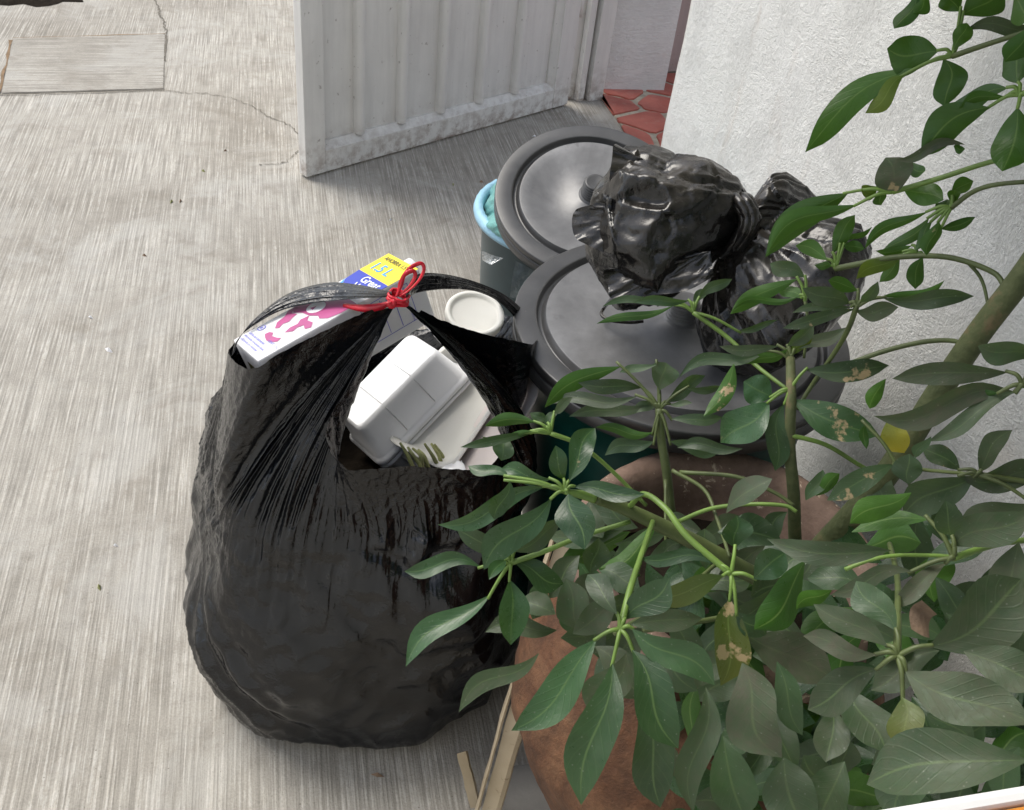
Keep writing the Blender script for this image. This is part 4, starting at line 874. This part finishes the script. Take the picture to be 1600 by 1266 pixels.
# hub x, y, distance, default dust ; leaves: base x,y tip x,y width [side, dust]
CL_ = [
 ((1488, 88, 1.12), .25, [(1437, 106, 1258, 238, 48, 'u'), (1412, 118, 1352, 177, 30, 'u'), (1466, 80, 1386, 76, 62, 'u'), (1474, 92, 1476, 167, 48, 'u'), (1490, 78, 1511, 36, 28, 'u'), (1504, 24, 1566, -22, 52, 'u'), (1500, 18, 1478, -12, 34, 'u'), (1508, 48, 1626, 44, 24, 't', .7), (1432, -12, 1397, 45, 28, 'u'), (1450, -14, 1427, 21, 26, 'u')]),
 ((1592, 148, 1.04), .25, [(1574, 138, 1481, 168, 32, 'u'), (1572, 152, 1498, 170, 18, 'u'), (1546, 168, 1438, 246, 56, 'u'), (1590, 168, 1566, 268, 62, 'u'), (1590, 130, 1582, 62, 48, 'u'), (1606, 44, 1570, 97, 36, 'u'), (1612, 28, 1585, -8, 46, 'u'), (1508, 226, 1400, 250, 18, 't', .8), (1490, 228, 1508, 233, 14, 'u')]),
 ((1395, 300, 1.10), .3, [(1325, 302, 1196, 402, 50, 'u'), (1340, 320, 1200, 396, 34, 'u'), (1374, 302, 1377, 321, 22, 'u'), (1372, 292, 1346, 300, 26, 'u'), (1412, 296, 1474, 313, 38, 'u'), (1418, 252, 1446, 267, 22, 'u'), (1404, 299, 1384, 246, 62, 't', 1.0)]),
 ((1486, 325, 1.10), .3, [(1450, 331, 1351, 389, 20, 'u'), (1452, 340, 1379, 391, 20, 'u'), (1457, 345, 1429, 392, 16, 'u'), (1467, 346, 1448, 400, 26, 'u'), (1470, 358, 1524, 339, 18, 'u'), (1486, 302, 1521, 283, 26, 'u'), (1489, 322, 1492, 297, 20, 'u'), (1482, 328, 1462, 318, 26, 'u')]),
 ((1305, 420, 1.14), .3, [(1301, 396, 1336, 336, 30, 'u'), (1312, 384, 1363, 354, 10, 'u'), (1318, 384, 1351, 389, 20, 'u'), (1292, 406, 1243, 384, 28, 'u'), (1300, 416, 1272, 414, 14, 'u')]),
 ((1432, 398, 1.12), .3, [(1412, 394, 1338, 436, 26, 'u'), (1406, 402, 1374, 441, 22, 'u'), (1442, 402, 1430, 452, 28, 'u'), (1425, 384, 1368, 392, 14, 'u')]),
 ((1258, 470, 1.13), .3, [(1246, 436, 1141, 491, 30, 'u'), (1250, 462, 1143, 487, 14, 'u'), (1258, 434, 1203, 412, 30, 't', .55), (1252, 466, 1212, 446, 22, 'u')]),
 ((1338, 480, 1.05), .6, [(1328, 474, 1254, 450, 36, 't'), (1330, 480, 1238, 489, 15, 't'), (1336, 483, 1223, 513, 22, 't'), (1336, 485, 1404, 480, 30, 't', .8), (1380, 466, 1522, 463, 30, 't', .5), (1372, 466, 1476, 438, 16, 'u'), (1346, 472, 1372, 440, 20, 't'), (1340, 454, 1294, 438, 24, 'u')]),
 ((1083, 488, 1.20), .35, [(1076, 470, 990, 473, 18, 't'), (1048, 470, 941, 479, 14, 't'), (1052, 478, 932, 506, 16, 'u'), (1092, 466, 1144, 436, 20, 't'), (1083, 474, 1102, 452, 18, 't'), (1150, 517, 1215, 500, 12, 't')]),
 ((1030, 640, 1.13), .5, [(970, 573, 851, 637, 34, 'u'), (1003, 606, 903, 598, 28, 't'), (996, 619, 858, 632, 24, 't'), (1020, 632, 889, 651, 24, 't'), (1028, 632, 988, 646, 20, 't'), (1030, 610, 1041, 567, 50, 't', .6), (1040, 628, 1102, 587, 26, 't'), (1046, 632, 1082, 630, 11, 't'), (1026, 570, 968, 582, 15, 't'), (1072, 607, 1128, 604, 14, 't'), (1048, 655, 1130, 652, 22, 't', .4), (1020, 676, 930, 668, 20, 'u'), (1046, 690, 1132, 700, 24, 't'), (1022, 690, 945, 712, 28, 't', .3)]),
 ((860, 677, 1.07), .35, [(836, 660, 757, 666, 24, 'u'), (831, 677, 719, 699, 18, 't'), (850, 668, 871, 645, 18, 't'), (866, 646, 895, 621, 18, 't', .7), (856, 662, 828, 645, 18, 't'), (792, 682, 783, 720, 40, 't', .3), (832, 674, 752, 682, 14, 'u')]),
 ((882, 768, .97), .10, [(889, 752, 930, 669, 46, 't'), (881, 750, 868, 696, 34, 't'), (860, 749, 782, 733, 32, 't'), (851, 761, 684, 820, 36, 't'), (862, 779, 756, 890, 60, 't'), (888, 772, 913, 859, 66, 't'), (897, 761, 1008, 772, 32, 't'), (797, 746, 731, 728, 22, 't'), (797, 752, 772, 812, 36, 't')]),
 ((798, 880, 1.00), .10, [(752, 887, 632, 893, 34, 't'), (766, 930, 634, 1042, 42, 't'), (796, 906, 798, 1008, 54, 't', .05), (803, 877, 881, 912, 46, 't', .15), (804, 862, 878, 812, 34, 't', .6), (788, 864, 713, 826, 36, 't', .35), (790, 876, 764, 906, 24, 't')]),
 ((969, 983, .88), .12, [(932, 999, 799, 1142, 66, 't'), (957, 1037, 908, 1258, 76, 't', .2), (988, 1016, 1060, 1170, 74, 't', .18), (988, 983, 1117, 1071, 58, 't', .2), (964, 960, 918, 898, 44, 't', .45), (976, 968, 1046, 903, 58, 't', .25), (842, 1021, 717, 1113, 36, 't', .6)]),
 ((1142, 897, .93), .14, [(1122, 884, 1000, 872, 26, 't'), (1130, 900, 1013, 932, 44, 't'), (1148, 856, 1151, 806, 50, 't'), (1178, 905, 1227, 864, 54, 't'), (1140, 936, 1126, 1072, 62, 't', .1), (1150, 956, 1197, 992, 44, 't', .3), (1258, 876, 1178, 984, 60, 'u')]),
 ((1235, 562, 1.12), .45, [(1216, 541, 1124, 541, 20, 't'), (1196, 549, 1060, 591, 24, 't'), (1230, 546, 1164, 569, 20, 'u'), (1230, 541, 1271, 504, 26, 't', .7), (1241, 546, 1324, 511, 24, 't', .65), (1235, 556, 1269, 529, 24, 'u')]),
 ((1235, 608, 1.10), .35, [(1259, 578, 1389, 571, 38, 't', .4), (1240, 625, 1374, 681, 60, 't', .18, .9), (1226, 630, 1211, 736, 40, 't', .2), (1202, 628, 1126, 692, 66, 't', .05), (1206, 620, 1162, 596, 56, 't', .05), (1147, 568, 1099, 651, 30, 'u', .3, 1.0), (1160, 701, 1058, 700, 24, 't', .4)]),
 ((1598, 602, .93), .75, [(1574, 582, 1394, 592, 38, 't'), (1588, 614, 1365, 650, 42, 't'), (1586, 612, 1449, 690, 28, 't'), (1614, 558, 1528, 540, 40, 't'), (1562, 614, 1481, 641, 22, 'u'), (1455, 682, 1430, 716, 18, 't', .4)]),
 ((1402, 728, 1.06), .45, [(1396, 726, 1292, 782, 40, 't', .4), (1420, 757, 1421, 709, 48, 't', .3), (1259, 782, 1286, 734, 28, 't', .4), (1275, 775, 1312, 740, 24, 'u'), (1384, 592, 1359, 639, 26, 'u'), (1352, 664, 1354, 702, 15, 'u')]),
 ((1530, 742, .98), .7, [(1522, 746, 1411, 806, 60, 't', .45), (1530, 738, 1582, 672, 34, 't', .7), (1500, 744, 1630, 738, 46, 't', .7), (1612, 788, 1494, 846, 54, 't', .7), (1500, 735, 1440, 700, 34, 't', .5)]),
 ((1490, 872, .86), .65, [(1392, 860, 1198, 842, 42, 't', .6), (1450, 812, 1330, 832, 30, 'u'), (1486, 836, 1478, 782, 44, 't', .4), (1488, 853, 1612, 800, 60, 't', .7), (1478, 880, 1394, 952, 30, 't', .9), (1426, 893, 1298, 930, 30, 't', .8), (1300, 922, 1244, 952, 28, 'u'), (1592, 848, 1576, 964, 64, 't', .7), (1424, 770, 1328, 818, 44, 'u')]),
 ((1402, 1025, .76), .75, [(1370, 1023, 1255, 994, 36, 't'), (1386, 1010, 1271, 944, 44, 't'), (1400, 986, 1338, 908, 54, 't', .4), (1372, 1045, 1262, 1109, 62, 't', .6), (1410, 1090, 1424, 1176, 56, 't', .55), (1415, 1050, 1616, 1132, 82, 't', .7), (1452, 1010, 1596, 905, 100, 't', .6), (1506, 1018, 1626, 1076, 66, 't', .65)]),
 ((1660, 1175, .70), .65, [(1606, 1188, 1354, 1226, 98, 't', .55)]),
]
for (hx, hy, hd), dust, ls in CL_:
    hub = pd(hx, hy, hd)
    for l in ls:
        bx, by, tx, ty, w, sd = l[:6]; du_ = l[6] if len(l) > 6 else dust * prn.uniform(.75, 1.2); br = l[7] if len(l) > 7 else 0.0
        far = math.hypot(bx - hx, by - hy)
        leaf(bx, by, tx, ty, w, hd + (prn.uniform(-.015, .015) if far < 90 else 0), sd, du_, brn=br or (.8 if prn.random() < .12 else 0.0), yel=.18 if prn.random() < .06 else 0.0)
        if far < 95:
            B = pd(bx, by, hd); mid = hub.lerp(B, .5) + Vector((0, 0, .004)); stalk([hub, mid, B + (B - hub) * .12], .0022, .0016, M_pet if dust < .45 else M_pet2, 'petiole', 6)
# single leaves that belong to no whorl in view: base, tip, width, distance, side, dust, extras
for (bx, by, tx, ty, w, d, sd, du_, kw) in (
  (1388, 655, 1413, 708, 46, 1.08, 't', .1, dict(yel=.85, roll=.2)), (1164, 990, 1302, 1062, 80, .96, 't', .9, {}), (1160, 1036, 1222, 1184, 92, .90, 't', .85, {}), (1214, 1034, 1254, 1149, 46, .91, 't', .3, {}), (1300, 1104, 1290, 1191, 56, .92, 't', .6, {}), (1103, 1074, 1084, 1270, 52, .92, 't', .6, {}),
  (1000, 1096, 1032, 1262, 72, .98, 't', .35, {}), (1225, 1184, 1262, 1300, 86, .96, 't', .5, {}), (1130, 1150, 1164, 1280, 76, 1.0, 't', .35, {}), (1330, 1078, 1384, 1178, 74, .92, 't', .5, {}), (978, 1022, 921, 1117, 64, .93, 't', .75, {}), (985, 976, 1098, 966, 40, .95, 't', .7, {}),
  (905, 985, 884, 904, 60, 1.04, 't', .7, {}), (868, 960, 813, 938, 44, 1.06, 't', .7, {}), (870, 985, 758, 988, 40, 1.08, 't', .6, {}), (930, 1010, 1010, 1090, 60, 1.0, 't', .7, {}), (884, 962, 938, 896, 54, 1.05, 't', .75, {}), (895, 990, 962, 938, 50, 1.03, 't', .7, {}), (858, 935, 906, 868, 46, 1.07, 't', .5, {}), (846, 905, 832, 968, 40, 1.08, 't', .35, {}), (935, 890, 1000, 920, 50, 1.06, 't', .4, {}), (1010, 1010, 1090, 1080, 56, 1.02, 't', .5, {}), (1260, 1000, 1180, 960, 50, 1.0, 't', .6, {}), (1040, 960, 1100, 1040, 50, 1.0, 't', .6, {}), (1290, 850, 1210, 905, 40, 1.02, 't', .4, {}),
  (1230, 800, 1190, 850, 36, 1.1, 't', .3, {}), (1075, 850, 1010, 880, 34, 1.05, 't', .5, {}), (1100, 835, 1050, 800, 30, 1.15, 't', .5, {}), (905, 880, 940, 940, 46, 1.12, 't', .2, {}), (960, 850, 1040, 835, 34, 1.15, 't', .5, {}), (1000, 850, 955, 880, 36, 1.1, 't', .5, {}), (1190, 1120, 1130, 1180, 50, 1.02, 't', .4, {}),
  (1320, 1190, 1280, 1280, 70, .98, 't', .5, {}), (1440, 1180, 1400, 1290, 70, .95, 't', .4, {}), (1560, 960, 1640, 1010, 60, .98, 't', .5, {}), (1330, 960, 1400, 1000, 40, .98, 't', .5, {}), (1480, 960, 1540, 1000, 44, 1.0, 't', .4, {})):
    leaf(bx, by, tx, ty, w, d, sd, du_, **kw)
# shaded inner leaves low in the plant
for k in range(92):
    hx = prn.uniform(905, 1600); hy = prn.uniform(800, 1290)
    if hx < 1010 and hy > 1000: continue
    d = prn.uniform(1.02, 1.17); a = prn.uniform(0, 6.283); ln = prn.uniform(85, 135)
    leaf(hx, hy, hx + ln * math.cos(a), hy + ln * math.sin(a) * .8 + 20, prn.uniform(36, 60), d, 't' if prn.random() < .8 else 'u', prn.uniform(.2, .7), roll=prn.uniform(-.7, .7))
# deepest shaded leaves behind the others, too hidden to tell apart: one mass
V, F, UVs = [], [], []
for k in range(150):
    hx = prn.uniform(1000, 1680); hy = prn.uniform(860, 1330); d = prn.uniform(1.16, 1.30); a_ = prn.uniform(0, 6.283); ln = prn.uniform(80, 130)
    if hx < 1060 and hy > 980: continue
    o = leaf(hx, hy, hx + ln * math.cos(a_), hy + ln * math.sin(a_) * .8 + 15, prn.uniform(38, 60), d, 't', .3, roll=prn.uniform(-.8, .8)); b_ = len(V)
    V += [tuple(o.matrix_world @ v.co) for v in o.data.vertices] if False else [tuple(v.co) for v in o.data.vertices]; F += [tuple(b_ + i for i in f.vertices) for f in o.data.polygons]; me = o.data; bpy.data.objects.remove(o); bpy.data.meshes.remove(me)
inn = obj('inner_foliage', V, F, M_leaf, plant, True, 'stuff'); inn.data.uv_layers.new(name='UVMap'); inn.color = (.05, 0, 0, 1)  # low dust value darkens the colour to stand in for deep shade
# unseen upper crown, added dense to shade the wall and lower leaves: one mass
V, F = [], []; crn = random.Random(77); nl = 0
while nl < 560:
    c = Vector((crn.uniform(.36, .93), crn.uniform(.12, 1.40), crn.uniform(1.15, 2.05)))
    a = Vector((crn.gauss(0, 1), crn.gauss(0, 1), crn.gauss(-.25, .5))).normalized(); L = crn.uniform(.11, .16); e = c + a * L
    if e.x > .95: continue
    ok = True
    for q in (c, e, c + a * L * .5):
        i_ = _M.T @ (np.array(q) - np.array([0, 0, H])); u_, v_ = i_[0] / i_[2] * FPX + CX, i_[1] / i_[2] * FPX + CY
        if i_[2] > 0 and -150 < u_ < 1750 and -170 < v_ < 1430: ok = False
    if not ok: continue
    s_ = a.cross(Vector((crn.uniform(-.4, .4), crn.uniform(-.4, .4), 1))).normalized(); n_l = s_.cross(a); b_ = len(V); W_ = crn.uniform(.022, .03)
    for t, w_ in ((0, .05), (.3, .75), (.55, 1), (.8, .7), (1, .02)): V += [c + a * L * t + s_ * W_ * w_ - n_l * .25 * W_ * w_ - n_l * .05 * t, c + a * L * t - n_l * .05 * t, c + a * L * t - s_ * W_ * w_ - n_l * .25 * W_ * w_ - n_l * .05 * t]
    for i in range(4):
        for k in range(2): q = b_ + i * 3 + k; F.append((q, q + 1, q + 4, q + 3))
    nl += 1
cm = obj('shading_crown', V, F, M_leaf, plant, True, 'stuff'); cm.data.uv_layers.new(name='UVMap'); cm.color = (.3, 0, 0, 1)
# stems
def PP(l): return [pd(*p) for p in l]
stalk(PP([(1215, 930, 1.31), (1275, 866, 1.25), (1345, 790, 1.19), (1400, 720, 1.16), (1465, 615, 1.13), (1530, 520, 1.10), (1610, 415, 1.07), (1680, 300, 1.05)]), .0155, .0115, M_trunk, 'trunk', 14)
stalk(PP([(1246, 905, 1.29), (1242, 840, 1.22), (1240, 770, 1.15), (1234, 700, 1.12), (1236, 620, 1.10), (1235, 560, 1.12)]), .0085, .0050, M_trunk, 'branch', 10)
stalk(PP([(1075, 900, 1.28), (1052, 820, 1.19), (1042, 740, 1.15), (1034, 690, 1.14), (1030, 638, 1.13)]), .0062, .0048, M_pet2, 'branch', 9)
stalk(PP([(1240, 930, 1.10), (1170, 895, 1.08), (1090, 850, 1.05), (1020, 815, 1.02), (965, 790, 1.0), (930, 778, .98)]), .0105, .0058, M_pet2, 'branch', 12)
stalk(PP([(930, 778, .98), (905, 772, .975), (882, 768, .97)]), .0058, .003, M_pet, 'branch', 9)
for (l, m, r) in (
  ([(882, 768, .97), (840, 755, .97), (797, 746, .97)], M_pet2, .0026), ([(1142, 897, .93), (1075, 840, .93), (1040, 795, .94), (1006, 772, .965), (985, 790, 1.0), (975, 795, 1.0)], M_pet, .0034), ([(798, 880, 1.0), (850, 862, 1.0), (910, 838, 1.01), (985, 815, 1.015)], M_pet, .003), ([(969, 983, .88), (985, 920, .90), (1003, 865, .95), (1020, 815, 1.01)], M_pet, .0034),
  ([(860, 677, 1.07), (905, 695, 1.08), (950, 730, 1.1), (1010, 790, 1.12)], M_pet, .0028), ([(1083, 488, 1.2), (1140, 530, 1.2), (1180, 570, 1.18), (1232, 610, 1.14)], M_pet, .003), ([(1338, 480, 1.05), (1325, 515, 1.07), (1305, 550, 1.1), (1270, 600, 1.12), (1245, 640, 1.12)], M_pet2, .003), ([(1305, 420, 1.14), (1345, 412, 1.13), (1400, 402, 1.12), (1480, 402, 1.11), (1550, 425, 1.10), (1572, 452, 1.09)], M_pet2, .0034),
  ([(1510, 407, 1.11), (1535, 440, 1.11), (1548, 500, 1.10)], M_pet2, .002), ([(1395, 300, 1.1), (1467, 279, 1.09), (1560, 250, 1.08), (1660, 235, 1.06)], M_pet, .0030), ([(1486, 325, 1.1), (1520, 300, 1.09), (1560, 288, 1.08), (1640, 282, 1.07)], M_pet2, .0028), ([(1488, 88, 1.12), (1540, 70, 1.1), (1640, 38, 1.07)], M_pet2, .003), ([(1592, 148, 1.04), (1660, 130, 1.05)], M_pet, .003),
  ([(1300, 580, 1.115), (1372, 552, 1.11), (1440, 535, 1.11), (1490, 533, 1.11), (1512, 545, 1.105)], M_pet2, .0030), ([(1235, 680, 1.11), (1290, 695, 1.12), (1340, 725, 1.14), (1375, 745, 1.15)], M_pet, .0028), ([(1258, 470, 1.13), (1262, 505, 1.13), (1256, 560, 1.13)], M_pet2, .002), ([(1490, 872, .86), (1560, 850, .9), (1650, 840, .95)], M_pet, .003), ([(1320, 890, .95), (1360, 875, .95), (1400, 868, .93), (1460, 868, .88), (1488, 870, .86)], M_pet, .002),
  ([(1402, 1025, .76), (1403, 960, .82), (1402, 900, .9), (1390, 850, 1.0)], M_pet2, .003), ([(1060, 815, 1.12), (1110, 795, 1.1), (1170, 788, 1.08), (1225, 790, 1.08), (1245, 800, 1.08)], M_pet, .0026), ([(1050, 735, 1.13), (1100, 765, 1.12), (1120, 810, 1.1), (1140, 870, 1.05)], M_pet2, .0024), ([(1062, 738, 1.13), (1150, 745, 1.12), (1210, 770, 1.12), (1240, 790, 1.12)], M_pet2, .0026),
  ([(1598, 602, .93), (1660, 590, .95)], M_pet, .003), ([(1530, 742, .98), (1650, 760, 1.0)], M_pet2, .003), ([(1402, 728, 1.06), (1450, 735, 1.05), (1530, 742, 1.0)], M_pet2, .0022), ([(1005, 985, .96), (1100, 970, 1.0), (1200, 950, 1.05)], M_pet2, .003), ([(960, 990, .95), (1060, 930, 1.0), (1120, 880, 1.05)], M_pet2, .0026), ([(1040, 750, 1.14), (1040, 850, 1.12)], M_pet2, .0022)):
    stalk(PP(l), r, r * .8, m, 'petiole', 7)
dl = thing('dry_leaf', 'dry curled brown leaf caught among the dusty leaves at lower right', 'dead leaf', pd(1440, 980, .95))
sheet('blade', [pd(1425, 985, .95), pd(1442, 940, .94), pd(1468, 965, .95), pd(1455, 1000, .96)], M_brown, dl, 12, .006, 4, 50, lambda u, v: .012 * math.sin(math.pi * u))
